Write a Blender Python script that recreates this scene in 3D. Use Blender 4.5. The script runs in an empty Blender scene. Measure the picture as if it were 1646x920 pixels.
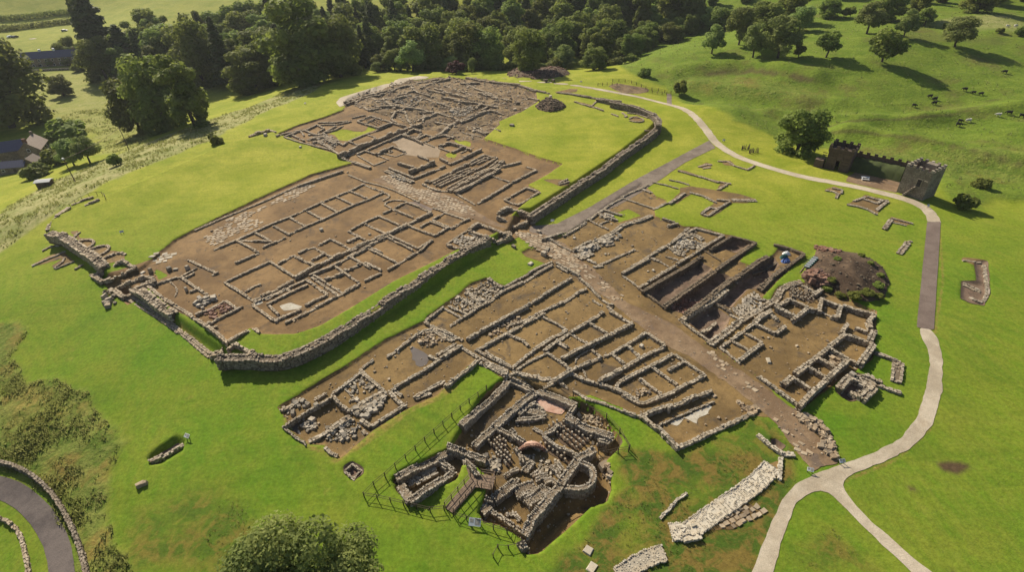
import bpy, math, random
import numpy as np
random.seed(7); rng = np.random.default_rng(11)
D = bpy.data; SC = bpy.context.scene; COL = SC.collection
# ------------------------------------------------------------------ camera geometry (photo pixels 1646 x 920 -> rays)
FPX = 900.0; PITCH = math.radians(35); ROLL = math.radians(-2.25); H0 = 62.0
R0 = np.array([1., 0, 0]); U0 = np.array([0, math.sin(PITCH), math.cos(PITCH)]); FW = np.array([0, math.cos(PITCH), -math.sin(PITCH)])
CX = math.cos(ROLL)*R0 + math.sin(ROLL)*U0; CY = -math.sin(ROLL)*R0 + math.cos(ROLL)*U0
CAM = np.array([0, 0, H0])
def rays(p):
    p = np.asarray(p, float).reshape(-1, 2)
    return ((p[:, :1]-823)/FPX)*CX + ((460-p[:, 1:])/FPX)*CY + FW
def at_z(p, z):
    d = rays(p); z = np.asarray(z, float)
    return CAM + d*((z-H0)/d[:, 2])[:, None]
# crops of the survey photograph: letter -> (left, top, magnification)
M_ = 1646/260
CR = dict(a=(200,210,M_), b=(50,330,M_), c=(160,440,M_), d=(310,250,M_), e=(340,380,M_), f=(560,260,M_), g=(400,170,M_), h=(620,190,M_),
 i=(540,110,M_), j=(740,110,M_), k=(430,590,M_), l=(570,500,M_), m=(660,400,M_), n=(820,380,M_), o=(780,500,M_), p=(980,500,M_),
 q=(570,620,M_), r=(760,600,M_), s=(570,710,M_), t=(760,690,M_), u=(760,775,M_), v=(1000,620,M_), w=(860,290,M_), x=(1000,230,M_),
 y=(1000,360,M_), z=(1080,440,M_), A=(1200,370,M_), B=(1220,520,M_), C=(1180,640,M_), D=(900,775,1646/360), E=(940,100,M_),
 F=(1300,290,M_), G=(1300,210,M_), H=(0,40,M_), I=(0,185,M_), J=(640,60,1646/360), K=(400,280,2.876), L=(800,280,2.876), O=(0,0,1.0))
def P(s):
    c = CR['O']; out = []; q = []
    for t in s.split():
        if t in CR: c = CR[t]
        else:
            q.append(float(t))
            if len(q) == 2: out.append((c[0]+q[0]/c[2], c[1]+q[1]/c[2])); q = []
    return np.array(out)
# ------------------------------------------------------------------ noise
def vnoise(x, y, s, seed):
    r = np.random.default_rng(seed).random((256, 256))
    u = x/s+1000.3; v = y/s+1000.7
    i = np.floor(u).astype(int); j = np.floor(v).astype(int); a = u-i; b = v-j
    a = a*a*(3-2*a); b = b*b*(3-2*b); i &= 255; j &= 255; i1 = (i+1) & 255; j1 = (j+1) & 255
    return (r[j, i]*(1-a)+r[j, i1]*a)*(1-b)+(r[j1, i]*(1-a)+r[j1, i1]*a)*b
def fbm(x, y, s, seed, o=3):
    t = 0; k = 0
    for n in range(o): t = t+vnoise(x, y, s/2**n, seed+n)*.5**n; k += .5**n
    return t/k*2-1
def sstep(a, b, x):
    t = np.clip((x-a)/(b-a), 0, 1); return t*t*(3-2*t)
# ------------------------------------------------------------------ terrain
ctrl = [ # u, v, height
 (700,250,-1.5),(560,330,-1.5),(450,480,-1.6),(830,350,-1.6),(960,210,-1.6),(650,170,-1.6),(850,140,-1.8),(330,290,-1.7),(180,370,-2),(300,420,-1.7),
 (820,500,-1.8),(950,600,-1.9),(1100,420,-1.8),(1250,520,-1.8),(1150,680,-2.0),(850,750,-2.2),(560,670,-2.4),(1330,760,-2.4),(1430,330,-2.6),(1330,280,-2.6),(1480,310,-2.6),(1150,200,-2),(1180,170,-2.4),
 (1500,550,-2.2),(1600,480,-2.6),(1620,700,-3),(1600,900,-3.2),(1250,900,-2.6),(950,900,-2.6),(700,850,-2.8),(500,800,-3),(300,700,-3.2),(250,600,-3),(120,480,-3.2),(30,480,-4),(80,420,-3.2),
 (180,650,-3.8),(190,780,-4.2),(250,880,-4.2),(90,640,-4.6),(60,720,-6.2),(130,860,-6.6),(40,810,-7.2),(0,850,-8),(0,640,-6),(0,560,-5.6),
 (60,340,-3.4),(160,285,-3),(300,225,-2.8),(420,190,-2.4),(545,150,-2.2),(0,390,-6.5),(100,305,-7),(240,235,-7.5),(380,185,-6.5),(500,143,-6),(510,120,-14),(420,100,-20),(560,108,-13),
 (0,330,-13),(80,270,-17),(170,230,-19),(120,180,-21),(180,150,-21.5),(60,150,-21.5),(60,100,-20),(150,90,-20),(300,160,-21),(420,140,-18),(340,165,-18),(60,60,-15),(60,30,-11),(200,40,-11),(300,30,-11),
 (610,112,-9),(720,108,-10),(850,108,-11),(980,106,-11),(600,80,-14),(800,80,-14),(900,60,-13),(700,40,-10),(800,20,-5),(600,20,-5),(450,30,-9),(950,20,-5),(780,5,0),
 (1010,130,-4),(1060,140,-5.5),(1120,165,-6.5),(1200,180,-7),(1260,205,-7.5),(1080,110,-3),(1060,90,-2),(1120,75,-1.5),(1200,110,-1.5),(1200,140,-4),(1300,170,-5.5),(1300,120,0),(1250,85,2.5),(1340,85,3.5),(1420,95,3.5),(1540,75,3.5),(1500,112,1.5),
 (1450,50,5.5),(1580,45,5.5),(1380,40,5),(1640,40,5.5),(1540,20,6),(1250,40,2.5),(1120,50,-8),(1050,60,-12),(1100,20,-4),(1300,15,3.5),(1400,150,-2),(1500,170,-3.5),(1640,130,0),(1640,200,-3),(1560,240,-5.5),(1440,225,-6.5),(1340,215,-7.5),(1640,290,-5.5),(1570,330,-4.4),(1640,370,-3.2),(1550,290,-5.5),(1400,200,-5)]
c3 = np.array(ctrl); W_ = at_z(c3[:, :2], c3[:, 2])
extra = np.array([(-500,150,-6),(-350,20,-12),(-200,-30,-10),(0,-60,-5),(200,-50,-5),(350,60,-6),(400,200,-4),(500,400,14),(-500,500,25),(-300,750,60),(0,800,70),(300,750,60),(600,700,50),(-600,900,70),(700,950,70),(0,1000,80),(60,8,-3.2),(-30,5,-5),(0,20,-3.2)], float)
cp = np.vstack([W_, extra])
def tps_fit(c, lam=30):
    s = 100.; xy = c[:, :2]/s; n = len(c)
    r2 = ((xy[:, None]-xy[None])**2).sum(-1); A = np.where(r2 > 0, .5*r2*np.log(r2+1e-12), 0)+lam*1e-4*np.eye(n)
    Pm = np.hstack([np.ones((n, 1)), xy]); L = np.zeros((n+3, n+3)); L[:n, :n] = A; L[:n, n:] = Pm; L[n:, :n] = Pm.T
    return xy, np.linalg.solve(L, np.concatenate([c[:, 2], np.zeros(3)]))
_xy, _w = tps_fit(cp)
def tps(x, y):
    sh = x.shape; x = x.ravel()/100; y = y.ravel()/100; out = np.zeros(len(x))
    for k in range(len(_xy)):
        r2 = (x-_xy[k, 0])**2+(y-_xy[k, 1])**2; out += _w[k]*.5*r2*np.log(r2+1e-12)
    n = len(_xy); return (out+_w[n]+_w[n+1]*x+_w[n+2]*y).reshape(sh)
def spaced(lo, hi, segs, g=1.09):
    v = []
    for a, b, d in segs: v += list(np.arange(a, b, d))
    v.append(segs[-1][1]); d = segs[-1][2]
    while v[-1] < hi: d = min(d*g, 14); v.append(v[-1]+d)
    d = segs[0][2]; pre = [v[0]]
    while pre[-1] > lo: d = min(d*g, 14); pre.append(pre[-1]-d)
    return np.array(pre[::-1][:-1]+v)
GX = spaced(-620, 680, [(-112, 118, .42)]); GY = spaced(-70, 950, [(28, 112, .36), (112, 205, .5)])
NX, NY = len(GX), len(GY)
xs = np.unique(np.concatenate([np.arange(-640, 700, 5.)])); ys = np.arange(-90, 970, 5.)
cz = tps(*np.meshgrid(xs, ys))
def bil(ax, ay, Z, x, y):
    i = np.clip(np.searchsorted(ax, x)-1, 0, len(ax)-2); j = np.clip(np.searchsorted(ay, y)-1, 0, len(ay)-2)
    a = np.clip((x-ax[i])/(ax[i+1]-ax[i]), 0, 1); b = np.clip((y-ay[j])/(ay[j+1]-ay[j]), 0, 1)
    return (Z[j, i]*(1-a)+Z[j, i+1]*a)*(1-b)+(Z[j+1, i]*(1-a)+Z[j+1, i+1]*a)*b
XX, YY = np.meshgrid(GX, GY)
ZZ = bil(xs, ys, cz, XX, YY)
def T(x, y): return bil(GX, GY, ZZ, np.asarray(x, float), np.asarray(y, float))
_S = np.concatenate([np.arange(30, 300, .35), np.arange(300, 1300, 1.5)])
def U(p, dz=0.):
    """photo points -> world points lying dz above the ground"""
    d = rays(p); d = d/np.linalg.norm(d, axis=1)[:, None]; out = []
    dz = np.broadcast_to(np.asarray(dz, float), (len(d),))
    for k in range(len(d)):
        q = CAM+d[k]*_S[:, None]; g = q[:, 2]-T(q[:, 0], q[:, 1])-dz[k]
        i = np.argmax(g < 0)
        if g[i] >= 0 or i == 0: i = len(_S)-1
        t = _S[i-1]+(_S[i]-_S[i-1])*g[i-1]/(g[i-1]-g[i]+1e-9); out.append(CAM+d[k]*t)
    return np.array(out)
def sd_poly(poly, pad=3.):
    """signed distance (inside > 0) of the ground grid to a world polygon, on its window"""
    poly = np.asarray(poly)[:, :2]; lo = poly.min(0)-pad; hi = poly.max(0)+pad
    i0, i1 = np.searchsorted(GX, lo[0]), np.searchsorted(GX, hi[0]); j0, j1 = np.searchsorted(GY, lo[1]), np.searchsorted(GY, hi[1])
    i0 = max(i0-1, 0); j0 = max(j0-1, 0); i1 = min(i1+1, NX); j1 = min(j1+1, NY)
    x = XX[j0:j1, i0:i1]; y = YY[j0:j1, i0:i1]; d = np.full(x.shape, 1e9); ins = np.zeros(x.shape, bool)
    for k in range(len(poly)):
        a = poly[k]; b = poly[(k+1) % len(poly)]; e = b-a; L = e@e+1e-12
        t = np.clip(((x-a[0])*e[0]+(y-a[1])*e[1])/L, 0, 1)
        d = np.minimum(d, (x-a[0]-t*e[0])**2+(y-a[1]-t*e[1])**2)
        if a[1] != b[1]:
            c = (a[1] > y) != (b[1] > y); ins ^= c & (x < (b[0]-a[0])*(y-a[1])/(b[1]-a[1])+a[0])
    return (slice(j0, j1), slice(i0, i1)), np.sqrt(d)*np.where(ins, 1, -1)
def sd_line(pts, pad):
    pts = np.asarray(pts)[:, :2]; lo = pts.min(0)-pad; hi = pts.max(0)+pad
    i0, i1 = max(np.searchsorted(GX, lo[0])-1, 0), min(np.searchsorted(GX, hi[0])+1, NX); j0, j1 = max(np.searchsorted(GY, lo[1])-1, 0), min(np.searchsorted(GY, hi[1])+1, NY)
    x = XX[j0:j1, i0:i1]; y = YY[j0:j1, i0:i1]; d = np.full(x.shape, 1e9)
    for a, b in zip(pts[:-1], pts[1:]):
        e = b-a; L = e@e+1e-12; t = np.clip(((x-a[0])*e[0]+(y-a[1])*e[1])/L, 0, 1)
        d = np.minimum(d, (x-a[0]-t*e[0])**2+(y-a[1]-t*e[1])**2)
    return (slice(j0, j1), slice(i0, i1)), np.sqrt(d)
def smooth(pts, n=3, closed=False):
    pts = np.asarray(pts, float)
    for _ in range(n):
        nx = np.roll(pts, -1, 0) if closed else pts[1:]
        a = pts if closed else pts[:-1]
        q = np.stack([a*.75+nx*.25, a*.25+nx*.75], 1).reshape(-1, pts.shape[1])
        pts = q if closed else np.vstack([pts[:1], q, pts[-1:]])
    return pts
# ------------------------------------------------------------------ mesh builder
class MB:
    def __init__(s): s.v = []; s.f = []; s.t = []; s.n = 0
    def add(s, v, f, t=.5):
        v = np.asarray(v, float).reshape(-1, 3); s.v.append(v)
        for q in f: s.f.append([i+s.n for i in q])
        s.t += list(np.broadcast_to(np.asarray(t, float), (len(f),))); s.n += len(v)
    def arr(s, v, f, t):   # v (N,3), f (M,k) arrays
        s.v.append(v); s.f += (f+s.n).tolist(); s.t += t.tolist(); s.n += len(v)
    def boxes(s, c, size, yaw, jit=.06, bottom=False, taper=.92, tint=None, tilt=0.):
        c = np.asarray(c, float).reshape(-1, 3); n = len(c)
        if not n: return
        size = np.broadcast_to(np.asarray(size, float), (n, 3)); yaw = np.broadcast_to(np.asarray(yaw, float), (n,))
        o = np.array([(-1,-1,-1),(1,-1,-1),(1,1,-1),(-1,1,-1),(-1,-1,1),(1,-1,1),(1,1,1),(-1,1,1)], float)*.5
        l = np.repeat(o[None], n, 0); l[:, 4:, :2] *= taper
        l = (l+rng.uniform(-jit, jit, l.shape))*size[:, None]
        if tilt:
            tl = rng.normal(0, tilt, (n, 2)); l[..., 2] += l[..., 0]*tl[:, None, 0]+l[..., 1]*tl[:, None, 1]
        cs, sn = np.cos(yaw)[:, None], np.sin(yaw)[:, None]
        w = np.stack([l[..., 0]*cs-l[..., 1]*sn, l[..., 0]*sn+l[..., 1]*cs, l[..., 2]], -1)+c[:, None]
        f = np.array([(4,5,6,7),(0,1,5,4),(1,2,6,5),(2,3,7,6),(3,0,4,7)]+([(3,2,1,0)] if bottom else []))
        F = (np.arange(n)[:, None, None]*8+f[None]).reshape(-1, 4)
        tt = rng.random(n) if tint is None else np.broadcast_to(np.asarray(tint, float), (n,))
        s.arr(w.reshape(-1, 3), F, np.repeat(tt, len(f)))
    def box(s, c, size, yaw=0., tint=.5): s.boxes([c], size, yaw, 0, True, 1., tint)
    def tube(s, a, b, r0, r1=None, k=6, t=.5, cap=True):
        a = np.asarray(a, float); b = np.asarray(b, float); r1 = r0 if r1 is None else r1; d = b-a; d = d/(np.linalg.norm(d)+1e-9)
        e = np.cross(d, [0, 0, 1.] if abs(d[2]) < .9 else [1., 0, 0]); e /= np.linalg.norm(e); g = np.cross(d, e)
        th = np.arange(k)*2*math.pi/k; ring = np.cos(th)[:, None]*e+np.sin(th)[:, None]*g
        f = [(i, (i+1) % k, k+(i+1) % k, k+i) for i in range(k)]
        if cap: f += [tuple(range(k))[::-1], tuple(range(k, 2*k))]
        s.add(np.vstack([a+ring*r0, b+ring*r1]), f, t)
    def build(s, name, mat, parent=None, origin=None, smooth=False):
        me = D.meshes.new(name); v = np.vstack(s.v) if s.v else np.zeros((0, 3))
        if parent is not None: v = v-np.array(parent.location)
        loc = None
        if parent is None:
            loc = np.array([*((v.min(0)+v.max(0))/2)[:2], v[:, 2].min()]) if origin is None else np.asarray(origin, float); v = v-loc
        me.from_pydata(v.tolist(), [], s.f); me.materials.append(mat)
        at = me.attributes.new('tint', 'FLOAT', 'FACE'); at.data.foreach_set('value', np.array(s.t, np.float32))
        if smooth: me.polygons.foreach_set('use_smooth', [True]*len(me.polygons))
        me.update(); o = D.objects.new(name, me); COL.objects.link(o)
        if parent is not None: o.parent = parent
        else: o.location = loc
        return o
def tag(o, label=None, cat=None, group=None, kind=None):
    if label: o['label'] = label
    if cat: o['category'] = cat
    if group: o['group'] = group
    if kind: o['kind'] = kind
    return o
def thing(name, label, cat, loc=(0, 0, 0), group=None, rz=0.):
    o = D.objects.new(name, None); COL.objects.link(o); o.location = loc; o.rotation_euler = (0, 0, rz); o.empty_display_size = .5
    return tag(o, label, cat, group)
# ------------------------------------------------------------------ materials
class NT:
    def __init__(s, name, rough=.9, spec=.2):
        s.m = D.materials.new(name); s.m.use_nodes = True; s.t = s.m.node_tree; s.b = s.t.nodes['Principled BSDF']
        s.b.inputs['Roughness'].default_value = rough; s.b.inputs['Specular IOR Level'].default_value = spec
        s.co = s.t.nodes.new('ShaderNodeNewGeometry').outputs['Position']
    def n(s, typ, ins=None, **kw):
        nd = s.t.nodes.new('ShaderNode'+typ)
        for k, v in kw.items(): setattr(nd, k, v)
        for k, v in (ins or {}).items(): s.put(nd.inputs[k], v)
        return nd
    def put(s, sock, v):
        if hasattr(v, 'links') or isinstance(v, bpy.types.NodeSocket): s.t.links.new(v, sock)
        else: sock.default_value = (*v, 1) if isinstance(v, tuple) and len(v) == 3 and sock.type == 'RGBA' else v
    def noise(s, scale, detail=4, rough=.55, vec=None, dist=0.):
        return s.n('TexNoise', {'Vector': vec or s.co, 'Scale': scale, 'Detail': detail, 'Roughness': rough, 'Distortion': dist}).outputs['Fac']
    def voro(s, scale, feature='F1', out='Distance', vec=None, rnd=1.):
        return s.n('TexVoronoi', {'Vector': vec or s.co, 'Scale': scale, 'Randomness': rnd}, feature=feature).outputs[out]
    def ramp(s, x, a, b):
        return s.n('MapRange', {'Value': x, 'From Min': a, 'From Max': b}).outputs['Result']
    def math(s, op, a, b=0.):
        nd = s.t.nodes.new('ShaderNodeMath'); nd.operation = op; s.put(nd.inputs[0], a); s.put(nd.inputs[1], b); return nd.outputs[0]
    def mix(s, f, a, b, mode='MIX'):
        nd = s.t.nodes.new('ShaderNodeMix'); nd.data_type = 'RGBA'; nd.blend_type = mode
        s.put(nd.inputs['Factor'], f); s.put(nd.inputs['A'], a); s.put(nd.inputs['B'], b); return nd.outputs['Result']
    def attr(s, name): return s.n('Attribute', attribute_name=name).outputs['Fac']
    def mapped(s, rz, sc):
        return s.n('Mapping', {'Vector': s.co, 'Rotation': (0, 0, rz), 'Scale': sc}).outputs['Vector']
    def hsv(s, col, v): return s.n('HueSaturation', {'Value': v, 'Color': col}).outputs['Color']
    def bump(s, h, st=.5, d=.1):
        s.put(s.b.inputs['Normal'], s.n('Bump', {'Height': h, 'Strength': st, 'Distance': d}).outputs['Normal'])
    def col(s, c): s.put(s.b.inputs['Base Color'], c); return s
def grass_mat():
    m = NT('grass', .95, .08); mow = m.n('TexWave', {'Vector': m.mapped(math.radians(-40), (1, 1, 1)), 'Scale': .13, 'Distortion': 26., 'Detail': 4., 'Detail Scale': .22, 'Detail Roughness': .6}).outputs['Fac']; mow = m.math('MULTIPLY', mow, m.ramp(m.noise(.045, 4), .38, .62))
    big = m.noise(.028, 5, .6); mid = m.noise(.16, 5, .65); fine = m.noise(1.9, 7, .75); streak = m.noise(1., 4, .6, m.mapped(math.radians(-42), (.05, .6, .2)), 1.0)
    c = m.mix(m.ramp(big, .35, .68), (.08, .175, .011), (.14, .205, .016))
    c = m.mix(m.math('MULTIPLY', m.ramp(mid, .42, .66), .7), c, (.165, .19, .022)); c = m.mix(m.math('MULTIPLY', m.ramp(m.noise(.055, 6, .7, None, 1.2), .5, .66), .55), c, (.055, .125, .010)); c = m.mix(m.math('MULTIPLY', m.ramp(m.noise(.33, 5, .7), .6, .74), .5), c, (.21, .19, .04))
    c = m.mix(m.math('MULTIPLY', m.ramp(streak, .52, .75), .4), c, (.06, .12, .008))
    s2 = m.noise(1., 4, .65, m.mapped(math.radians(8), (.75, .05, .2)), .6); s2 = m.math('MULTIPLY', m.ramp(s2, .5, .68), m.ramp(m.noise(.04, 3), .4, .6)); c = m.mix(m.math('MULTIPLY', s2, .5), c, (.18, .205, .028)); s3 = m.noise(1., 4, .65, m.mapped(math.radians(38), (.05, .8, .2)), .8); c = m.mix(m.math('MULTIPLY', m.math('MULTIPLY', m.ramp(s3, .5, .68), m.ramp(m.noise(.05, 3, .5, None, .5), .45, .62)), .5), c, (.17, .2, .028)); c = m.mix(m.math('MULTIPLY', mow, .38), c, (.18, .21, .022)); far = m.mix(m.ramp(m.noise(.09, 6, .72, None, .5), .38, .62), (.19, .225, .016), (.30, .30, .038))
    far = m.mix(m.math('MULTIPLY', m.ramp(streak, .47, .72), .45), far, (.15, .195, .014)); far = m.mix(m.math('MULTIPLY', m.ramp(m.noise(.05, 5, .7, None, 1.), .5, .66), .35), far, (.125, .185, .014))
    far = m.mix(m.math('MULTIPLY', mow, .25), far, (.30, .30, .05)); c = m.mix(m.attr('bright'), c, far)  # far tone stands in for sunlight glancing off the distant lawns
    hill = m.mix(m.ramp(mid, .35, .65), (.10, .155, .015), (.16, .21, .026)); hill = m.mix(m.ramp(m.noise(.06, 6, .7), .52, .68), hill, (.125, .125, .03))
    hill = m.mix(m.math('MULTIPLY', m.ramp(m.noise(.5, 4, .8), .56, .68), .5), hill, (.075, .11, .015))
    c = m.mix(m.attr('hill'), c, hill)
    mead = m.mix(m.ramp(m.noise(.5, 6, .75), .35, .65), (.17, .185, .05), (.36, .32, .15)); mead = m.mix(m.math('MULTIPLY', m.ramp(m.noise(.11, 3), .45, .7), .6), mead, (.13, .17, .03))
    c = m.mix(m.attr('meadow'), c, mead)
    ro = m.mix(m.ramp(m.noise(.32, 6, .75), .38, .62), (.085, .13, .018), (.20, .215, .05)); ro = m.mix(m.ramp(m.noise(.12, 4, .7), .5, .66), ro, (.23, .17, .045))
    c = m.mix(m.attr('rough'), c, ro)
    pa = m.mix(m.ramp(m.noise(.42, 5, .65, None, .6), .44, .56), (.06, .10, .014), (.165, .12, .03))
    c = m.mix(m.math('MULTIPLY', m.attr('patchy'), m.ramp(m.noise(.13, 3), .2, .5)), c, pa)
    dr = m.mix(m.ramp(fine, .35, .65), (.18, .15, .03), (.27, .19, .06))
    c = m.mix(m.math('MULTIPLY', m.attr('dry'), m.ramp(m.noise(.7, 4, .6), .3, .6)), c, dr)
    c = m.mix(m.attr('bare'), c, m.mix(m.noise(1.2, 4), (.045, .03, .018), (.13, .085, .045)))
    c = m.hsv(c, m.n('MapRange', {'Value': fine, 'From Min': .25, 'From Max': .75, 'To Min': .62, 'To Max': 1.4}).outputs['Result'])
    m.col(c)
    h = m.math('ADD', m.math('MULTIPLY', m.noise(3.5, 4, .8), .35), m.math('MULTIPLY', m.math('MULTIPLY', m.noise(.8, 5, .7), m.math('ADD', m.attr('rough'), m.attr('hill'))), 2.2))
    m.bump(h, .7, .35); return m.m
def earth_mat(name, a, b, c3=None, wet=.35, sc=.12, stones=.5):
    m = NT(name, .92, .2)
    n1 = m.noise(sc, 6, .68); n2 = m.noise(.9, 5, .7); g = m.noise(9., 3, .8)
    c = m.mix(m.ramp(n1, .41, .59), a, b)
    if c3: c = m.mix(m.ramp(m.noise(sc*2.3, 5, .7, None, .8), .54, .68), c, c3)
    c = m.mix(m.math('MULTIPLY', m.ramp(n2, .5, .72), wet), c, tuple(x*.45 for x in a))
    if stones:
        sp = m.math('LESS_THAN', m.voro(2.2), .13); sp = m.math('MULTIPLY', sp, m.ramp(m.noise(.35, 3), .5, .62))
        c = m.mix(m.math('MULTIPLY', sp, stones), c, (.34, .29, .22))
    c = m.hsv(c, m.n('MapRange', {'Value': g, 'From Min': .25, 'From Max': .75, 'To Min': .7, 'To Max': 1.3}).outputs['Result'])
    m.col(c); m.bump(m.math('ADD', m.math('MULTIPLY', n2, .6), m.math('MULTIPLY', g, .35)), .6, .25); return m.m
def stone_mat(name, dark, light, warm, sc=1., dirt=.55):
    m = NT(name, .88, .25); t = m.attr('tint')
    c = m.mix(m.ramp(t, .05, .95), tuple(x*.72 for x in dark), tuple(x*1.04 for x in light))
    c = m.mix(m.math('MULTIPLY', m.ramp(m.noise(.5*sc, 3), .42, .62), .6), c, warm)
    c = m.mix(m.math('MULTIPLY', m.ramp(m.noise(3.*sc, 5, .75), .54, .7), dirt), c, tuple(x*.4 for x in dark))
    c = m.mix(m.math('MULTIPLY', m.ramp(m.noise(5.*sc, 4, .7), .6, .7), .5), c, (.36, .34, .28))
    c = m.hsv(c, m.n('MapRange', {'Value': m.noise(11.*sc, 3, .8), 'From Min': .25, 'From Max': .75, 'To Min': .75, 'To Max': 1.25}).outputs['Result'])
    m.col(c); m.bump(m.noise(7.*sc, 4, .8), .7, .06); return m.m
def flat_mat(name, a, b=None, sc=3., rough=.8, spec=.3):
    m = NT(name, rough, spec); b = b or tuple(x*.7 for x in a)
    c = m.mix(m.ramp(m.noise(sc, 5, .7), .3, .7), a, b); m.col(m.hsv(c, m.n('MapRange', {'Value': m.attr('tint'), 'To Min': .75, 'To Max': 1.25}).outputs['Result']))
    m.bump(m.noise(sc*3, 3), .3, .03); return m.m
def leaf_mat(name, a, b, trans=.3):
    m = NT(name, .75, .2); t = m.attr('tint')
    oi = m.n('ObjectInfo').outputs['Random']
    c = m.mix(t, a, b); c = m.n('HueSaturation', {'Hue': m.n('MapRange', {'Value': oi, 'To Min': .48, 'To Max': .52}).outputs['Result'], 'Value': m.n('MapRange', {'Value': oi, 'To Min': .75, 'To Max': 1.2}).outputs['Result'], 'Color': c}).outputs['Color']
    m.col(c); tr = m.n('BsdfTranslucent', {'Color': c}); mx = m.n('MixShader', {0: trans, 1: m.b.outputs[0], 2: tr.outputs[0]})
    m.t.links.new(mx.outputs[0], m.t.nodes['Material Output'].inputs['Surface']); return m.m
def tower_mat(name, a, b, c, sc=(1.6, 1.6, 3.3)):
    m = NT(name, .9, .2); v = m.n('Mapping', {'Vector': m.co, 'Rotation': (0, 0, math.radians(58)), 'Scale': sc}).outputs['Vector']
    cell = m.voro(1.3, 'F1', 'Color', v, .75); ed = m.voro(1.3, 'DISTANCE_TO_EDGE', 'Distance', v, .75)
    k = m.n('SeparateColor', {0: cell}).outputs[0]
    col = m.mix(k, a, b); col = m.mix(m.ramp(m.noise(.5, 4), .45, .7), col, c); col = m.mix(m.ramp(ed, .0, .06), tuple(x*.45 for x in a), col)
    m.col(m.hsv(col, m.n('MapRange', {'Value': m.noise(6, 4, .7), 'From Min': .2, 'From Max': .8, 'To Min': .7, 'To Max': 1.3}).outputs['Result']))
    m.bump(m.ramp(ed, 0, .1), .6, .05); return m.m
MT = dict(
 grass=grass_mat(),
 earth=earth_mat('fort_earth', (.155, .093, .040), (.245, .152, .066), (.10, .07, .044), .55, .085),
 ochre=earth_mat('vicus_earth', (.15, .096, .038), (.24, .156, .062), (.088, .066, .044), .6, .1),
 dig=earth_mat('dig_earth', (.095, .062, .035), (.22, .155, .085), (.28, .18, .06), .6, .25, .9),
 trench=earth_mat('trench_earth', (.12, .082, .055), (.20, .138, .095), (.20, .125, .095), .5, .3, .5),
 spoil=earth_mat('spoil_earth', (.055, .035, .022), (.12, .08, .05), (.16, .105, .06), .5, .2, .3),
 road=earth_mat('road_earth', (.17, .11, .063), (.26, .178, .105), (.15, .11, .08), .5, .2, .7),
 path=earth_mat('path_gravel', (.37, .305, .22), (.50, .425, .32), (.42, .34, .24), .22, .16, .35),
 track=earth_mat('track_gravel', (.155, .12, .095), (.225, .18, .14), None, .4, .3, .2),
 mat=earth_mat('path_matting', (.15, .112, .092), (.19, .145, .12), None, .2, .35, 0.),
 tarmac=earth_mat('lane_asphalt', (.10, .082, .076), (.15, .123, .11), None, .35, .2, 0.),
 mortar=earth_mat('mortar_floor', (.42, .37, .29), (.5, .46, .38), (.3, .23, .15), .3, .5, 0.),
 pink=earth_mat('opus_floor', (.42, .24, .17), (.5, .33, .25), None, .2, .6, 0.),
 stone=stone_mat('rubble_stone', (.24, .20, .145), (.45, .385, .295), (.35, .275, .185)),
 fort_stone=stone_mat('fort_stone', (.28, .22, .155), (.49, .405, .295), (.38, .29, .185)),
 curtain=stone_mat('curtain_stone', (.15, .12, .088), (.34, .28, .21), (.24, .185, .125)),
 pale=stone_mat('pale_stone', (.22, .19, .15), (.43, .375, .30), (.33, .27, .19)),
 core=stone_mat('wall_core', (.13, .10, .068), (.20, .155, .105), (.17, .12, .075)),
 flag=stone_mat('flagstone', (.27, .20, .13), (.42, .34, .24), (.36, .26, .16)),
 white=stone_mat('limestone', (.40, .345, .26), (.56, .50, .40), (.46, .38, .27), 1., .18),
 red=stone_mat('red_rubble', (.16, .085, .06), (.32, .2, .15), (.26, .13, .08)),
 wood=flat_mat('fence_wood', (.10, .07, .045), (.06, .042, .028), 4.),
 deck=flat_mat('deck_wood', (.23, .16, .11), (.16, .11, .075), 3.),
 dark_wood=flat_mat('dark_timber', (.13, .092, .068), (.075, .053, .04), 2.5),
 tower=tower_mat('tower_stone', (.20, .165, .125), (.34, .29, .225), (.17, .135, .10)),
 cottage=tower_mat('cottage_stone', (.22, .17, .12), (.32, .26, .19), (.2, .15, .11), (1.2, 1.2, 2.6)),
 slate=flat_mat('slate_roof', (.12, .115, .17), (.09, .085, .12), 2., .5), brown_slate=flat_mat('stone_slate', (.34, .26, .21), (.24, .185, .15), 1.5),
 glass=flat_mat('window_glass', (.02, .022, .028), (.012, .013, .016), 3., .15, .5), paint=flat_mat('white_paint', (.8, .8, .78), (.7, .7, .68), 2., .5),
 trunk=flat_mat('bark', (.085, .062, .045), (.05, .038, .028), 6.), metal=flat_mat('grey_metal', (.3, .31, .32), (.22, .23, .24), 3., .5),
 blue=flat_mat('blue_tarp', (.06, .13, .38), (.04, .09, .26), 2., .5), green=flat_mat('green_plastic', (.03, .13, .10), (.02, .08, .07), 2., .5),
 dec=leaf_mat('broad_leaf', (.12, .16, .025), (.26, .295, .06), .48), dec2=leaf_mat('pale_leaf', (.16, .22, .055), (.32, .37, .105), .48), con=leaf_mat('needle_leaf', (.06, .08, .024), (.13, .15, .045), .3),
 copper=leaf_mat('copper_leaf', (.06, .022, .02), (.11, .04, .035)), tuft=leaf_mat('tall_grass', (.16, .20, .04), (.34, .33, .12), .6), water=flat_mat('puddle', (.14, .115, .095), (.17, .14, .115), .4, .1, .6),
 fleece=flat_mat('fleece', (.72, .68, .6), (.6, .55, .48), 6.), black=flat_mat('black_hide', (.02, .018, .016), None, 5.), car_paint=flat_mat('car_paint', (.7, .72, .74), (.66, .68, .7), .5, .25, .5), car_dark=flat_mat('car_dark_paint', (.05, .05, .055), None, .5, .25, .5))
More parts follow.
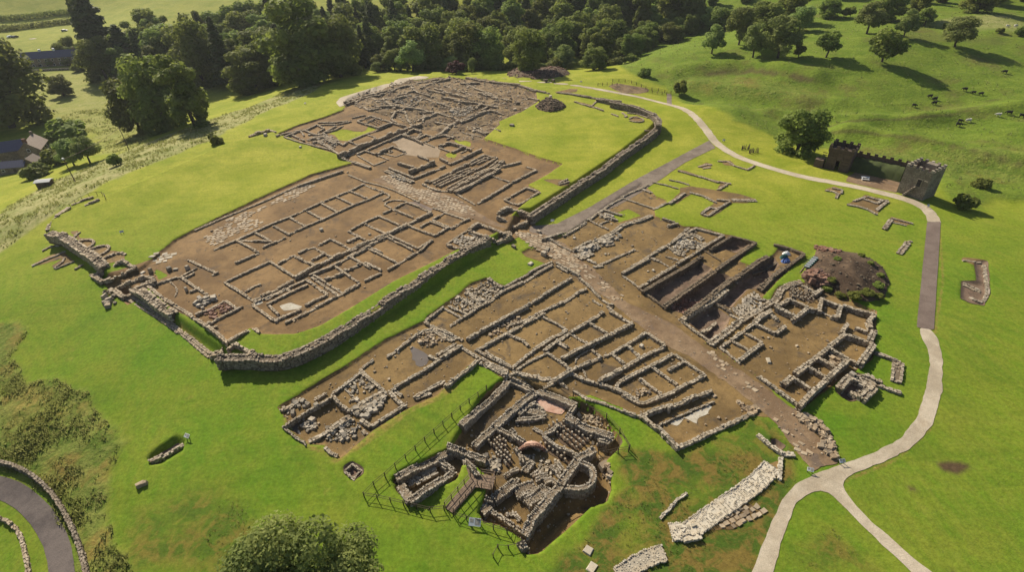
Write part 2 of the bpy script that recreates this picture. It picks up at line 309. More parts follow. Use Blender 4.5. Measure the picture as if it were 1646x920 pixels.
# ------------------------------------------------------------------ shaping the land
def shift(poly, dz, a=-.3, b=.7, noise=0., ns=3., dome=0.):
    global ZZ
    w, sd = sd_poly(poly, 4); k = sstep(a, b, sd)
    add = dz*k if not dome else dz*np.clip(sd/dome, 0, 1)**.7*(sd > 0)
    if noise: add = add+noise*k*fbm(XX[w], YY[w], ns, 31, 4)
    ZZ[w] = ZZ[w]+add
FORT = U(P('350 580 375 600 400 604 470 594 560 552 640 503 720 450 800 398 828 378 842 350 860 350 935 302 1000 257 1050 217 1066 199 1062 187 1040 175 990 161 930 147 870 142 780 124 700 120 640 130 600 150 562 172 508 195 445 215 350 240 240 290 160 325 110 345 76 362 72 382 100 402 140 437 160 452 215 485 300 545'))
shift(FORT, 1.6, .9, 2.1)
POLY = dict(
 fort='233 425 281 384 345 352 420 316 500 280 566 262 545 248 500 235 470 222 447 214 480 200 520 188 552 176 556 160 600 142 660 128 715 123 770 125 830 135 862 148 865 163 841 178 802 195 803 200 778 222 820 236 879 256 905 263 879 281 849 297 868 308 841 328 822 345 835 372 818 380 800 372 745 398 734 401 690 424 636 450 560 497 515 523 473 537 417 537 402 527 364 549 330 522 280 498 240 462 225 478 205 490 170 462 185 450 210 440',
 dig='550 168 558 157 600 142 660 128 715 123 770 125 830 135 862 148 863 162 841 178 802 195 803 200 776 222 740 225 700 208 672 206 640 190 590 176',
 vicus='453 664 447 655 455 649 500 620 560 585 620 545 682 515 686 508 712 490 735 474 755 455 783 446 800 455 812 460 850 440 878 424 845 412 838 405 850 398 872 402 895 420 935 448 985 492 1062 552 1150 602 1217 662 1152 690 1090 719 1060 695 1030 668 985 650 950 635 900 640 860 625 800 604 770 584 762 580 740 601 700 637 655 657 600 692 545 739 530 726 520 716 490 714 468 690',
 bath='630 770 645 756 720 722 740 690 770 640 815 603 850 610 880 622 920 640 955 652 988 685 1002 708 994 722 975 740 984 782 976 806 948 816 932 832 900 860 868 888 846 890 838 864 800 842 776 838 768 822 778 800 790 770 760 745 742 748 735 770 718 778 680 790 664 800 652 802 636 788',
 vicus2='868 388 905 378 945 352 975 330 1010 306 1032 294 1055 316 1074 322 1052 336 1053 348 1080 355 1100 364 1122 364 1163 376 1216 389 1205 402 1188 420 1222 432 1236 418 1255 393 1292 404 1285 418 1250 452 1225 478 1238 484 1245 468 1252 460 1280 452 1330 460 1385 490 1410 500 1407 540 1403 578 1350 612 1290 656 1270 641 1150 562 1000 472 930 420 890 402',
 t1='y 910 262 1110 138 1315 185 1165 285 1060 250 960 290', t2='y 250 685 620 438 800 340 830 400 930 440 690 640 430 825', t3='y 470 850 700 670 960 485 1050 500 1110 530 980 640 690 890 620 900',
 t4='y 950 775 1200 570 1400 420 1500 470 1560 520 1380 650 1290 650 1110 850', t5='z 150 465 300 370 420 310 520 370 600 440 545 560 400 670', t6='y 1350 440 1430 390 1540 310 1600 400 1560 470 1480 470',
 kroom='k 165 600 400 450 650 310 860 455 640 610 420 745 370 775', ditch='t 1270 280 1400 400 1420 610 1350 740 1060 840 920 915 u 740 600 640 710 560 690 600 480 760 270 900 90 1080 110 1190 70 1240 -40',
 hole='236 736 250 722 283 700 297 706 296 722 262 744 242 748', hole2='552 760 552 750 566 741 585 752 583 762 567 774', pit='C 360 420 420 405 530 490 470 545 380 470',
 boiler='B 780 690 820 640 900 560 1000 500 1190 590 1190 640 1080 760 930 800 830 740', pit2='1543 480 1545 452 1570 452 1565 420 1588 418 1592 470 1582 492 1560 488')
PW = {k: U(P(s)) for k, s in POLY.items()}
SPOIL = smooth(U(P('A 560 480 590 400 680 270 720 180 800 190 950 215 1150 245 1330 330 1420 430 1455 560 1400 690 1260 755 1060 700 930 660 800 590 600 570')), 2, True)
PEAT = smooth(U(P('j 750 390 830 320 950 312 1110 385 960 455 800 430')), 2, True)
SPOIL2 = smooth(U(P('j 450 80 520 30 700 40 820 30 1000 15 1150 50 1050 90 850 115 600 105')), 2, True)
for k, d in (('fort', .5), ('vicus', .4), ('vicus2', .35), ('bath', 1.5)): shift(PW[k], -d, -.1, .4, .05, 5)
shift(PW['dig'], -.45, 0, 1.2, .9, 5)
for k in ('t1', 't2', 't3', 't4', 't5'): shift(PW[k], -.95, 0, .8, .3, 3)
shift(PW['t6'], -.7, 0, .6, .2, 3); shift(PW['kroom'], -.5, 0, .6, .05); shift(PW['ditch'], -.9, 0, 1.6, .1)
for k, d in (('hole', 1.0), ('hole2', .8), ('pit', .8), ('boiler', .6), ('pit2', .35)): shift(PW[k], -d, -.2, .7, .05)
shift(SPOIL, 2.3, 0, 0, .0, 4, 7.); shift(SPOIL, 0, 0, 2, .55, 5)
shift(PEAT, 1.3, 0, 0, 0, 3, 3.); shift(PEAT, 0, 0, 1, .35, 2); shift(SPOIL2, 2.2, 0, 0, 0, 3, 5.); shift(SPOIL2, 0, 0, 2, .6, 5)
HILL = np.vstack([U(P('1000 112 1030 128 1062 140 1110 168 1180 195 1250 222 1300 250 1330 240 1400 250 1480 275 1530 322 1570 338 1600 325 1700 330'))[:, :2], [(400, 60), (700, 300), (700, 950), (150, 950), (60, 420)]])
w, sd = sd_poly(HILL, 8); k = sstep(-1, 8, sd); ZZ[w] += k*(fbm(XX[w], YY[w], 30, 5, 3)*1.7+fbm(XX[w], YY[w], 7, 9, 3)*.4)
def ridge(line, a, wd):
    w, d = sd_line(smooth(U(P(line)), 2), wd*3); ZZ[w] += a*np.exp(-(d/wd)**2)*(.6+.8*vnoise(XX[w], YY[w], 11, 61))
ridge('1085 117 1140 108 1200 105 1250 108 1310 122', 2.8, 4.5); ridge('1240 185 1330 200 1420 198 1500 192 1570 182 1646 172', 2.6, 5); ridge('1360 215 1450 228 1540 245 1646 262', 2.8, 5.); ridge('1120 140 1200 150 1280 165 1340 172', 2.2, 6.)
BANK = U(P('-60 515 25 518 42 535 20 568 60 608 130 640 185 690 200 712 168 760 160 820 185 870 200 940 125 940 105 850 60 790 0 745 -60 735'))
w, sd = sd_poly(BANK, 4); k = sstep(0, 5, sd); ZZ[w] += k*(fbm(XX[w], YY[w], 9, 15, 4)*.9)
ZZ += .05*fbm(XX, YY, 9, 77, 3)*(np.abs(XX) < 300)
# ------------------------------------------------------------------ zones of the turf, and the sun-side brightening painted on it
ATT = {k: np.zeros_like(ZZ) for k in ('bright', 'hill', 'meadow', 'rough', 'patchy', 'dry', 'bare')}
ATT['bright'] = .1+.9*sstep(80, 150, YY)  # turf yellows with distance: the angle of the sunlight painted into its colour
def zone(name, poly, a, b, amt=1., ns=6., nz=2.):
    w, sd = sd_poly(poly, 8); sd = sd+nz*fbm(XX[w], YY[w], ns, 3, 3); ATT[name][w] = np.maximum(ATT[name][w], amt*sstep(a, b, sd))
zone('hill', HILL, -1, 3); zone('rough', BANK, -1, 1.2)
zone('meadow', U(P('-80 350 0 345 70 298 230 232 350 188 400 172 480 140 520 133 505 148 430 178 345 222 180 290 100 335 0 405 -80 440')), -1, 1)
zone('meadow', U(P('40 118 140 112 240 130 250 170 230 240 160 250 140 215 60 200')), -1, 3, .6)
ATT['meadow'] = np.maximum(ATT['meadow'], .25*sstep(280, 320, YY)*(XX < -60))
zone('rough', U(P('1300 255 1400 235 1500 235 1660 240 1660 300 1540 300 1480 270 1400 262')), -1, 5, .55, 8, 3); zone('rough', U(P('1060 125 1130 122 1230 122 1320 138 1300 160 1200 165 1110 150')), -1, 5, .5, 8, 3); zone('patchy', U(P('985 730 1060 722 1100 722 1220 672 1290 722 1272 780 1240 850 1225 940 870 940 905 890 965 830 1005 780')), -.5, 1.2, 1, 4, 1.2)
zone('patchy', U(P('215 810 300 780 400 790 440 850 520 940 200 940 190 880')), -.5, 4, .75, 5, 2)
zone('patchy', U(P('1275 860 1330 820 1400 880 1440 940 1230 940')), -.5, 3, .75, 5, 2); zone('patchy', U(P('560 690 610 700 690 690 690 660 650 660')), 0, 2, .2)
for s, wd in (('540 738 580 714 620 687 660 657 700 640 728 622', 1.), ('455 668 470 695 500 720 525 728 540 740', .5), ('270 505 300 535 345 575', .5), ('600 500 640 470 680 440', .6), ('1510 365 1516 450 1503 535', .25), ('1495 690 1440 740 1380 765 1345 778', .25)):
    w, d = sd_line(U(P(s)), 3); ATT['dry'][w] = np.maximum(ATT['dry'][w], sstep(wd, wd*.4, d))
zone('bare', U(P('1497 742 1520 738 1560 744 1566 755 1545 768 1515 760')), -.2, .8, 1, 2, .4); zone('bare', U(P('1455 780 1468 782 1478 792 1462 790')), -.2, .4, .8, 2, .3); zone('bare', U(P('1518 912 1535 915 1545 930 1515 930')), -.2, .4)
zone('bare', U(P('1090 120 1140 110 1200 108 1240 113 1280 118 1320 130 1300 135 1250 122 1200 118 1120 120')), -.5, 1.5, .8, 4, 1.2); zone('bare', U(P('1440 205 1458 210 1452 235 1440 250 1436 240 1448 225')), 0, 2, .7, 3, 1)
zone('bare', U(P('1440 48 1530 52 1646 64 1646 78 1560 70 1500 71 1440 62')), 0, 4, .35, 9, 2); zone('meadow', U(P('1470 32 1646 24 1646 52 1510 44')), 0, 3, .8, 9, 2)
for s_ in ('1330 205 1420 192 1500 188 1560 178 1600 158', '1330 215 1400 212 1470 222 1560 240 1640 265'):
    w, d = sd_line(smooth(U(P(s_)), 2), 4); ATT['bare'][w] = np.maximum(ATT['bare'][w], .5*sstep(1.1, .3, d+.6*fbm(XX[w], YY[w], 4, 51, 3)))
zone('dry', U(P('20 600 60 612 130 650 110 680 60 690 10 680 -20 640')), -1, 4, .8, 5, 2); zone('dry', U(P('840 620 870 610 900 612')), 0, 1)
def grid_faces():
    a = (np.arange(NY-1)[:, None]*NX+np.arange(NX-1)[None]).ravel(); return np.stack([a, a+1, a+NX+1, a+NX], 1)
def ground():
    me = D.meshes.new('ground'); n = NX*NY; F = grid_faces()
    me.vertices.add(n); me.vertices.foreach_set('co', np.stack([XX, YY, ZZ], -1).ravel().astype(np.float32))
    me.loops.add(F.size); me.loops.foreach_set('vertex_index', F.ravel().astype(np.int32))
    me.polygons.add(len(F)); me.polygons.foreach_set('loop_start', (np.arange(len(F))*4).astype(np.int32)); me.polygons.foreach_set('use_smooth', np.ones(len(F), bool))
    me.update(calc_edges=True); me.materials.append(MT['grass'])
    for k, a in ATT.items(): me.attributes.new(k, 'FLOAT', 'POINT').data.foreach_set('value', a.ravel().astype(np.float32))
    o = D.objects.new('ground', me); COL.objects.link(o); tag(o, kind='structure')
ground()
def sheet(name, w, S, mat, lift, kind='structure', **kw):
    """drape a thin surface over the ground where S > 0"""
    js, is_ = w; X = XX[w]; Y = YY[w]; Z = ZZ[w]+lift; ny, nx = S.shape; S = np.where(np.abs(S) < 1e-4, 1e-4, S)
    V = []; idx = {}; Fc = []
    def gv(j, i):
        k = (j, i)
        if k not in idx: idx[k] = len(V); V.append((X[j, i], Y[j, i], Z[j, i]))
        return idx[k]
    def ev(j, i, j2, i2):
        k = (j, i, j2, i2) if (j, i) < (j2, i2) else (j2, i2, j, i)
        if k not in idx:
            t = S[j, i]/(S[j, i]-S[j2, i2]); idx[k] = len(V); V.append(tuple(A[j, i]+(A[j2, i2]-A[j, i])*t for A in (X, Y, Z)))
        return idx[k]
    pos = S > 0; c = pos[:-1, :-1].astype(int)+pos[:-1, 1:]+pos[1:, 1:]+pos[1:, :-1]
    for j, i in zip(*np.nonzero(c)):
        q = ((j, i), (j, i+1), (j+1, i+1), (j+1, i))
        if c[j, i] == 4: Fc.append([gv(*k) for k in q]); continue
        f = []
        for a, b in zip(q, q[1:]+q[:1]):
            if pos[a]: f.append(gv(*a))
            if pos[a] != pos[b]: f.append(ev(*a, *b))
        if len(f) > 2: Fc.append(f)
    me = D.meshes.new(name); me.from_pydata(V, [], Fc); me.materials.append(MT[mat] if isinstance(mat, str) else mat)
    me.polygons.foreach_set('use_smooth', [True]*len(Fc)); me.update(); o = D.objects.new(name, me); COL.objects.link(o); return tag(o, kind=kind, **kw)
def psheet(name, poly, mat, lift, nz=.25, holes=(), ns=1.6, **kw):
    w, sd = sd_poly(poly, 2); S = sd+nz*fbm(XX[w], YY[w], ns, 21, 3)
    for h in holes:
        wh, sh = sd_poly(h, 1); full = np.full(ZZ.shape, -9.); full[wh] = sh; S = np.minimum(S, -(full[w]+nz*fbm(XX[w], YY[w], ns, 22, 2)))
    return sheet(name, w, S, mat, lift, **kw)
HOL = {k: U(P(s)) for k, s in dict(h1='g 810 285 950 238 1040 250 1060 262 1150 265 1190 255 1210 215 1190 195 1310 235 1000 360 910 350 880 300', h2='980 347 1010 336 1030 347 995 358', h3='h 690 200 870 250 860 290 760 270 700 230', h4='h 610 370 650 350 730 370 700 405 630 400',
  h5='1193 415 1218 392 1245 400 1228 425 1205 424', h6='695 800 735 785 718 778 752 770 738 815 720 818', h7='b 1240 640 1380 700 1390 720 1300 760 1250 690', h8='408 528 425 540 415 560 395 560 370 548', h9='i 200 440 400 480 440 500 330 470').items()}
psheet('fort_earth', PW['fort'], 'earth', .03, .22, [HOL['h1'], HOL['h3'], HOL['h4'], HOL['h7']])
psheet('dig_earth', PW['dig'], 'dig', .07, .4)
psheet('west_vicus_earth', PW['vicus'], 'ochre', .03, .2); psheet('east_vicus_earth', PW['vicus2'], 'ochre', .03, .2, [HOL['h2'], HOL['h5']])
psheet('bath_house_earth', PW['bath'], 'ochre', .03, .2)
for k in ('t1', 't2', 't3', 't4', 't5', 't6'): psheet('trench_floor', PW[k], 'trench', .07, .2)
for k in ('hole', 'hole2', 'pit', 'boiler', 'pit2', 'ditch'): psheet('trench_floor', PW[k] if k != 'hole' else U(P('240 744 250 734 285 712 295 716 293 722 262 742 246 748')), 'trench' if k != 'ditch' else 'ochre', .09, .15)
psheet('peat_floor', PEAT, 'spoil', .05, .3)
psheet('forecourt', U(P('1362 285 1380 275 1448 292 1441 310 1415 305 1360 292')), 'road', .03, .2)
psheet('excavation_floor', U(P('E 230 235 330 215 480 240 640 265 660 300 560 320 400 320 300 280')), 'dig', .04, .3)
for s in ('x 560 270 640 280 780 330 900 370 1110 410 1020 470 970 460 1000 410 880 380 740 340 600 300', 'x 590 460 700 440 960 480 1200 520 1370 575 1280 610 1110 610 1080 640 940 740 830 760 790 720 830 680 930 620 930 590 820 540 700 520 560 620 480 600 590 500', 'x 970 175 1100 180 1160 230 1280 265 1350 220 1360 230 1290 280 1150 240 1050 225', 'x 770 235 860 200 915 215 890 260 800 250',
  'F 390 240 580 150 810 200 730 310 680 350 580 290', 'F 160 95 260 60 350 100 300 180 270 150 270 130', 'F 745 490 840 370 1060 435 990 460 860 425 790 500', 'F 900 745 1000 610 1055 625 960 755', '1543 480 1545 452 1570 452 1565 427 1545 418 1548 414 1588 418 1592 470 1582 492 1560 488',
  'b 0 610 200 510 330 470 440 570 240 650 210 620 330 540 100 610', 'b 400 270 480 260 490 330 600 340 660 380 610 430 790 400 800 460 960 480 950 560 740 600', 'D 1040 360 1180 250 1290 150 1400 160 1510 220 1280 350', 'C 320 690 440 640 500 660 470 830 430 800 340 800', 'C 600 130 800 180 1000 430 1060 650 950 620 820 500 900 440 680 250', 'h 30 -30 60 -30 80 -10', 'w 60 -10 220 -10 330 0 350 70 260 60', 'j 960 240 1100 210 1220 215 1180 240 1000 260', 'j 1170 330 1330 370 1460 420 1330 400', 'E 450 560 530 545 610 580 560 605 470 595'):
    psheet('bare_earth', U(P(s)), 'ochre', .035, .25)
psheet('opus_floor', U(P('r 620 330 680 245 800 290 950 380 900 430 760 400')), 'pink', .12, .05); psheet('mortar_floor', U(P('v 480 390 700 290 900 190 915 220 870 295 770 340 750 390 640 340 560 410')), 'mortar', .06, .2)
psheet('mortar_floor', U(P('e 440 680 500 650 530 680 450 710')), 'mortar', .07, .1); psheet('mortar_floor', U(P('e 690 710 800 680 940 720 880 750 740 760')), 'mortar', .07, .2); psheet('mortar_floor', U(P('y 550 170 640 150 760 190 660 225')), 'mortar', .07, .2)
psheet('principia_gravel', U(P('h 30 230 160 180 400 250 560 310 540 400 400 400 180 370 100 260')), earth_mat('pale_gravel', (.27, .2, .13), (.33, .25, .17)), .05, .1)
for s_ in ('O 800 370 836 346 852 354 874 374 860 382 836 380 814 394 800 384', 'b 715 785 1070 605 1220 555 1310 620 1240 700 1130 700 1000 740 830 820 770 840', 'c 0 60 200 -20 420 -40 560 20 640 90 480 150 300 190 120 170'): psheet('bare_earth', U(P(s_)), 'earth', .045, .3)
# paths, road, tracks
def strip(pts, wd):
    p = smooth(U(P(pts)), 2)[:, :2]; d = np.gradient(p, axis=0); d /= np.linalg.norm(d, axis=1)[:, None]; nrm = np.stack([-d[:, 1], d[:, 0]], 1)
    return np.vstack([p+nrm*wd/2, (p-nrm*wd/2)[::-1]])
psheet('gravel_path', np.vstack([strip('800 127 835 130 885 133 930 138 980 147 1040 158 1085 170 1115 185 1135 208 1150 230 1180 250 1230 268 1290 285 1360 297 1430 313 1470 325 1495 340 1502 358', 2.7)]), 'path', .05, .25)
psheet('gravel_path', smooth(U(P('1473 525 1500 530 1513 560 1516 590 1513 640 1500 680 1478 712 1440 735 1390 755 1345 773 1380 820 1430 865 1500 925 1560 970 1510 970 1468 925 1410 870 1365 825 1325 785 1285 800 1273 830 1255 870 1243 920 1225 990 1185 990 1210 920 1230 865 1250 815 1270 785 1310 760 1370 743 1420 722 1455 700 1475 670 1488 630 1495 590 1490 560')), 2, True), 'path', .05, .22)
psheet('gravel_path', U(P('546 172 540 165 547 157 580 147 620 135 655 125 672 122 690 123 690 126 668 128 630 138 590 150 560 162 553 170')), 'path', .08, .08)
psheet('matting_path', U(P('1490 357 1512 357 1501 531 1473 527')), 'mat', .07, .04)
psheet('gravel_track', U(P('1140 226 1150 238 1100 262 1060 290 1010 322 950 352 905 377 885 381 850 373 853 364 895 360 950 332 1020 290 1080 258')), 'track', .055, .1)
psheet('gravel_track', U(P('1072 150 1080 151 1080 168 1072 166')), 'track', .05, .1)
psheet('lane', smooth(U(P('-60 755 0 765 40 778 80 812 105 850 118 890 122 945 80 945 75 890 55 850 30 822 0 803 -60 790')), 1, True), 'tarmac', .06, .05)
ROADP = U(P('833 374 872 376 905 390 960 438 1000 482 1080 522 1150 572 1215 612 1280 662 1322 712 1345 745 1306 760 1275 715 1245 680 1200 640 1120 580 1060 552 1000 500 935 455 880 412 835 382'))
_w, _sd = sd_poly(U(P('870 378 905 390 960 438 1000 482 1080 522 1150 572 1222 620 1250 660 1215 655 1200 640 1120 580 1060 552 1000 500 935 455 885 415')), 4); sheet('street_verge', _w, _sd+1.5+.6*fbm(XX[_w], YY[_w], 2, 24, 3), 'ochre', .025)
psheet('roman_road', ROADP, 'road', .06, .5)
for s in ('r 770 560 900 490 960 480 1240 650 1070 800 900 720', 'r 760 690 930 780 1060 850 t 970 370 770 250 730 180', 'r 140 720 290 660 350 740 400 915 t 360 400 230 260 160 170', 'A 420 600 500 590 570 660 660 670 680 740 560 720 440 690'): psheet('hypocaust_floor', U(P(s)), 'spoil', .09, .15)
INROAD = U(P('f 240 190 380 140 520 190 680 280 860 290 1100 370 1320 520 1460 600 1620 680 1640 720 1500 660 1260 580 1150 560 860 460 700 380 480 280'))
psheet('fort_street', INROAD, 'road', .06, .15)
psheet('puddle', smooth(U(P('l 560 350 640 385 770 460 780 510 690 575 610 550 570 470')), 2, True), 'water', .06, .5, kind='structure'); psheet('puddle', U(P('k 200 590 330 520 300 590 340 690 290 680')), 'water', .06, .1); psheet('puddle', U(P('f 600 410 700 410 860 480 840 510 720 450')), 'mat', .06, .05)
# ------------------------------------------------------------------ sun, sky, camera
SAZ, SEL = math.radians(122), math.radians(35)
sd_ = np.array([math.cos(SAZ)*math.cos(SEL), math.sin(SAZ)*math.cos(SEL), math.sin(SEL)])
L = D.lights.new('sun', 'SUN'); L.energy = 5.0; L.angle = math.radians(.55); L.color = (1, .91, .74); lo = D.objects.new('sun', L); COL.objects.link(lo)
from mathutils import Vector, Matrix
lo.rotation_euler = Vector(sd_).to_track_quat('Z', 'Y').to_euler(); lo.location = (0, 100, 120)
W = D.worlds.new('World'); SC.world = W; W.use_nodes = True; nt = W.node_tree; sky = nt.nodes.new('ShaderNodeTexSky'); sky.sky_type = 'NISHITA'; sky.sun_disc = False
sky.sun_elevation = SEL; sky.sun_rotation = math.pi/2-SAZ; sky.dust_density = 1.5; nt.links.new(sky.outputs[0], nt.nodes['Background'].inputs[0]); nt.nodes['Background'].inputs[1].default_value = .07
cd = D.cameras.new('camera'); cam = D.objects.new('camera', cd); COL.objects.link(cam); SC.camera = cam; cd.sensor_width = 36; cd.lens = 36*FPX/1646; cd.clip_end = 3000; cd.clip_start = .5
cam.matrix_world = Matrix([[CX[0], CY[0], -FW[0], 0], [CX[1], CY[1], -FW[1], 0], [CX[2], CY[2], -FW[2], H0], [0, 0, 0, 1]])
SC.view_settings.view_transform = 'Standard'; SC.view_settings.look = 'None'; SC.view_settings.exposure = .5; SC.view_settings.gamma = 1
# ------------------------------------------------------------------ masonry
def resample(p, st):
    p = np.asarray(p); L = np.concatenate([[0], np.cumsum(np.linalg.norm(np.diff(p[:, :2], axis=0), axis=1))])
    n = max(2, int(L[-1]/st)+1); s = np.linspace(0, L[-1], n)
    return np.stack([np.interp(s, L, p[:, k]) for k in range(3)], 1), s
def wall_mesh(top, w, h, mb, core, decay=.5, sz=1., deep=.7, base=None):
    """a rubble wall: two faces of coursed stones over an earth core; its top line runs along `top`"""
    sz *= .78
    if w < 1: w *= .80
    P3, S = resample(top, .25); n = len(P3)
    tg = np.gradient(P3[:, :2], axis=0); tg /= np.linalg.norm(tg, axis=1)[:, None]+1e-9; nr = np.stack([-tg[:, 1], tg[:, 0]], 1)
    sag = decay*h*np.clip(vnoise(P3[:, 0]+P3[:, 1]*.7, P3[:, 1]-P3[:, 0]*.4, 2.2, 5)*2.1-.6, 0, 1)
    tp = P3[:, 2]-sag; bs = P3[:, 2]-h
    hw = w/2*.86; V = []; F = []
    for k in range(n):
        for sg, z in ((-1, bs[k]-deep), (-1, tp[k]-.05), (1, tp[k]-.05), (1, bs[k]-deep)): V.append((*(P3[k, :2]+nr[k]*sg*hw), z))
    for k in range(n-1):
        for q in range(3): F.append((k*4+q, k*4+q+1, k*4+q+5, k*4+q+4))
    F += [(0, 3, 2, 1), ((n-1)*4, (n-1)*4+1, (n-1)*4+2, (n-1)*4+3)]
    core.add(V, F, rng.random())
    ch = min(.3, max(.2, h/round(max(1, h/.26)))); nc = max(1, int(round(h/ch)))+1
    Ltot = S[-1]; C = []; SZ = []; YW = []; TI = []
    for sg in (-1, 1):
        for c in range(nc):
            s = rng.uniform(0, .4)
            while s < Ltot:
                l = min(1., max(.2, .42*math.exp(rng.normal(0, .38))))*sz; q = min(s+l/2, Ltot)
                k = min(int(q/Ltot*(n-1)), n-1); zc = bs[k]+(c-.5)*ch+rng.normal(0, .015)
                if zc-ch*.4 < tp[k]:
                    d = min(w*.48, .5*sz); C.append((*(P3[k, :2]+nr[k]*sg*(w/2-d/2+rng.normal(0, .045))), zc)); SZ.append((l*1.0, d, ch*rng.uniform(.8, 1.25))); YW.append(math.atan2(tg[k, 1], tg[k, 0])+rng.normal(0, .11)); TI.append(rng.random())
                s += l+.02
    if w > .9:   # hearting seen on top of a thick wall
        m = int(Ltot*(w-.7)*4.5/sz**1.6)
        for _ in range(m):
            k = rng.integers(n); o = rng.uniform(-1, 1)*(w/2-.3); l = rng.uniform(.22, .5)*sz
            C.append((*(P3[k, :2]+nr[k]*o), tp[k]-.04+rng.normal(0, .05 if w < 1.6 else .08)*min(1, sz))); SZ.append((l, l*rng.uniform(.6, 1), .2*min(1, sz+.1))); YW.append(rng.uniform(0, 3)); TI.append(rng.random())
    if C: mb.boxes(np.array(C), np.array(SZ), np.array(YW), .055, False, .95, np.array(TI))
def add_wall(line, parent=None, w=.7, h=.45, mat='stone', ztop=None, curve=0, name='wall', decay=.5, sz=1., deep=.7, label=None):
    if .3 < h < .8: h *= .9
    p = P(line); top = at_z(p, np.full(len(p), ztop)) if ztop is not None else U(p, h)
    if curve: top = smooth(top, curve)
    mb = MB(); core = MB(); wall_mesh(top, w, h, mb, core, decay, sz, deep)
    if name == 'wall' and parent is not None: name = 'footing' if h <= .35 else 'standing_wall' if h >= .8 else 'wall'
    o = combine(mb, core, name, mat, parent)
    if label: o['label'] = label
    return o
def combine(mb, core, name, mat, parent, loc=None):
    nf = len(core.f); off = core.n
    m = MB(); m.v = core.v+mb.v; m.f = core.f+[[i+off for i in q] for q in mb.f]; m.t = core.t+mb.t; m.n = core.n+mb.n
    o = m.build(name, MT[mat], parent, loc); o.data.materials.append(MT['white' if mat == 'white' else 'core'])
    idx = np.zeros(len(m.f), np.int32); idx[:nf] = 1; o.data.polygons.foreach_set('material_index', idx); return o
def ruin(name, label, cat, walls, w=.7, h=.45, mat='stone', group=None, **kw):
    """one ruined building: an Empty that carries its walls as parts"""
    if mat == 'stone':
        q = walls[0]; q = P(q if isinstance(q, str) else q[0]); q = U(q[:1])[0]; w_ = FORT[:, :2]; s = False
        for a, b in zip(w_, np.roll(w_, -1, 0)):
            if (a[1] > q[1]) != (b[1] > q[1]) and q[0] < (b[0]-a[0])*(q[1]-a[1])/(b[1]-a[1])+a[0]: s = not s
        if s or name == 'lane_wall' or q[1] > 130: mat = 'fort_stone'
    if len(walls) == 1:
        q = walls[0]; q = (q,) if isinstance(q, str) else q
        o = add_wall(q[0], None, q[1] if len(q) > 1 else w, q[2] if len(q) > 2 else h, mat, name=name, **{**kw, **(q[3] if len(q) > 3 else {})}); return tag(o, label, cat, group)
    q0 = walls[len(walls)//2]; q0 = q0 if isinstance(q0, str) else q0[0]
    c = U(P(q0))[0]; t = thing(name, label, cat, c, group)
    for q in walls:
        q = (q,) if isinstance(q, str) else q
        add_wall(q[0], t, q[1] if len(q) > 1 else w, q[2] if len(q) > 2 else h, mat, **{**kw, **(q[3] if len(q) > 3 else {})})
    return t
cv = dict(curve=2)
# --- the fort: defences
ruin('curtain_wall', 'long curving curtain wall round the near corner of the fort above a grassy ditch', 'wall', [('O 349 574 357 574 367 572 385 573 402 573 425 575 452 574 476 567 501 556 522 545 542 533 563 520 584 507 608 492 625 482', 1.9, 1.9, dict(ztop=.25, curve=1, sz=1.15)), ('O 612 486 640 469 678 444 713 420 748 400 784 381', 1.8, 2.4, dict(ztop=.7, sz=1.15))], mat='curtain', decay=.25, deep=.5)
ruin('curtain_wall', 'curtain wall running beside the grey track and round the far right corner of the fort', 'wall', [('O 851 346 870 333 900 314 930 294 955 279 975 266 998 247 1028 227 1051 211 1059 201', 1.7, 2.4, dict(ztop=.75, curve=1, sz=1.3)), ('O 1059 201 1060 192 1050 181 1028 173 1003 166 983 162', 1.7, 2.3, dict(ztop=2.0, curve=1, sz=1.3)), ('O 983 162 960 157', 1.5, 1.4, dict(ztop=1.0, sz=1.3)), ('j 1640 330 1520 320 1400 296 1250 275 1100 250 980 240', 1.3, 1.3, dict(ztop=.2, sz=1.3))], mat='curtain', decay=.2)
ruin('gate_tower', 'pair of low square guard chambers of the west gate by the paved street', 'ruin', [('f 1225 680 1300 625 1345 622 1560 718', .9, .9), ('f 1560 722 1640 715 1646 740 1500 790', 1., 1.3), ('f 1225 690 1400 745 1480 790', .8, .8)], deep=1.)
ruin('gate_tower', 'square guard chamber on the far side of the west gate beside the grey track', 'ruin', ['L 0 172 42 150 100 165 158 188', 'L 158 190 118 225 80 236 0 192'], .95, 1.1, deep=1.)
ruin('rampart_wall', 'thick rubble wall with a dark outer face at the left end of the fort', 'wall', [('b 165 262 300 290 450 390 600 490 730 600', 2.2, 2., dict(ztop=.35)), ('b 165 250 190 190 260 100 380 20', 1.1, .5)], sz=1.2, decay=.25, deep=.9)
ruin('gate_tower', 'low rectangular guard chamber of the north gate, left of the earth roadway', 'ruin', [('b 690 690 920 555', 1., .9), ('b 920 550 1060 630', .9, .8), ('b 1050 632 930 685 720 770', .9, .7), ('b 610 690 720 770', 1., .9), ('b 690 660 612 695', .8, .9)], deep=.9)
ruin('gate_tower', 'dark narrow guard chamber of the north gate, right of the earth roadway', 'ruin', [('c 165 115 300 60 430 18', .9, 1.), ('c 125 135 240 235', 1., 1.), ('c 240 230 335 180 390 110', .9, .9), ('c 400 90 560 62', 1.2, 1.1), ('c 430 20 540 40', .8, .8)], deep=1.)
ruin('rampart_wall', 'low bank of tumbled brown core stones beside the north gate', 'wall', [('c 330 120 450 190 600 310 745 400', 1.9, 1.1)], sz=1.3, decay=.5, deep=.6)
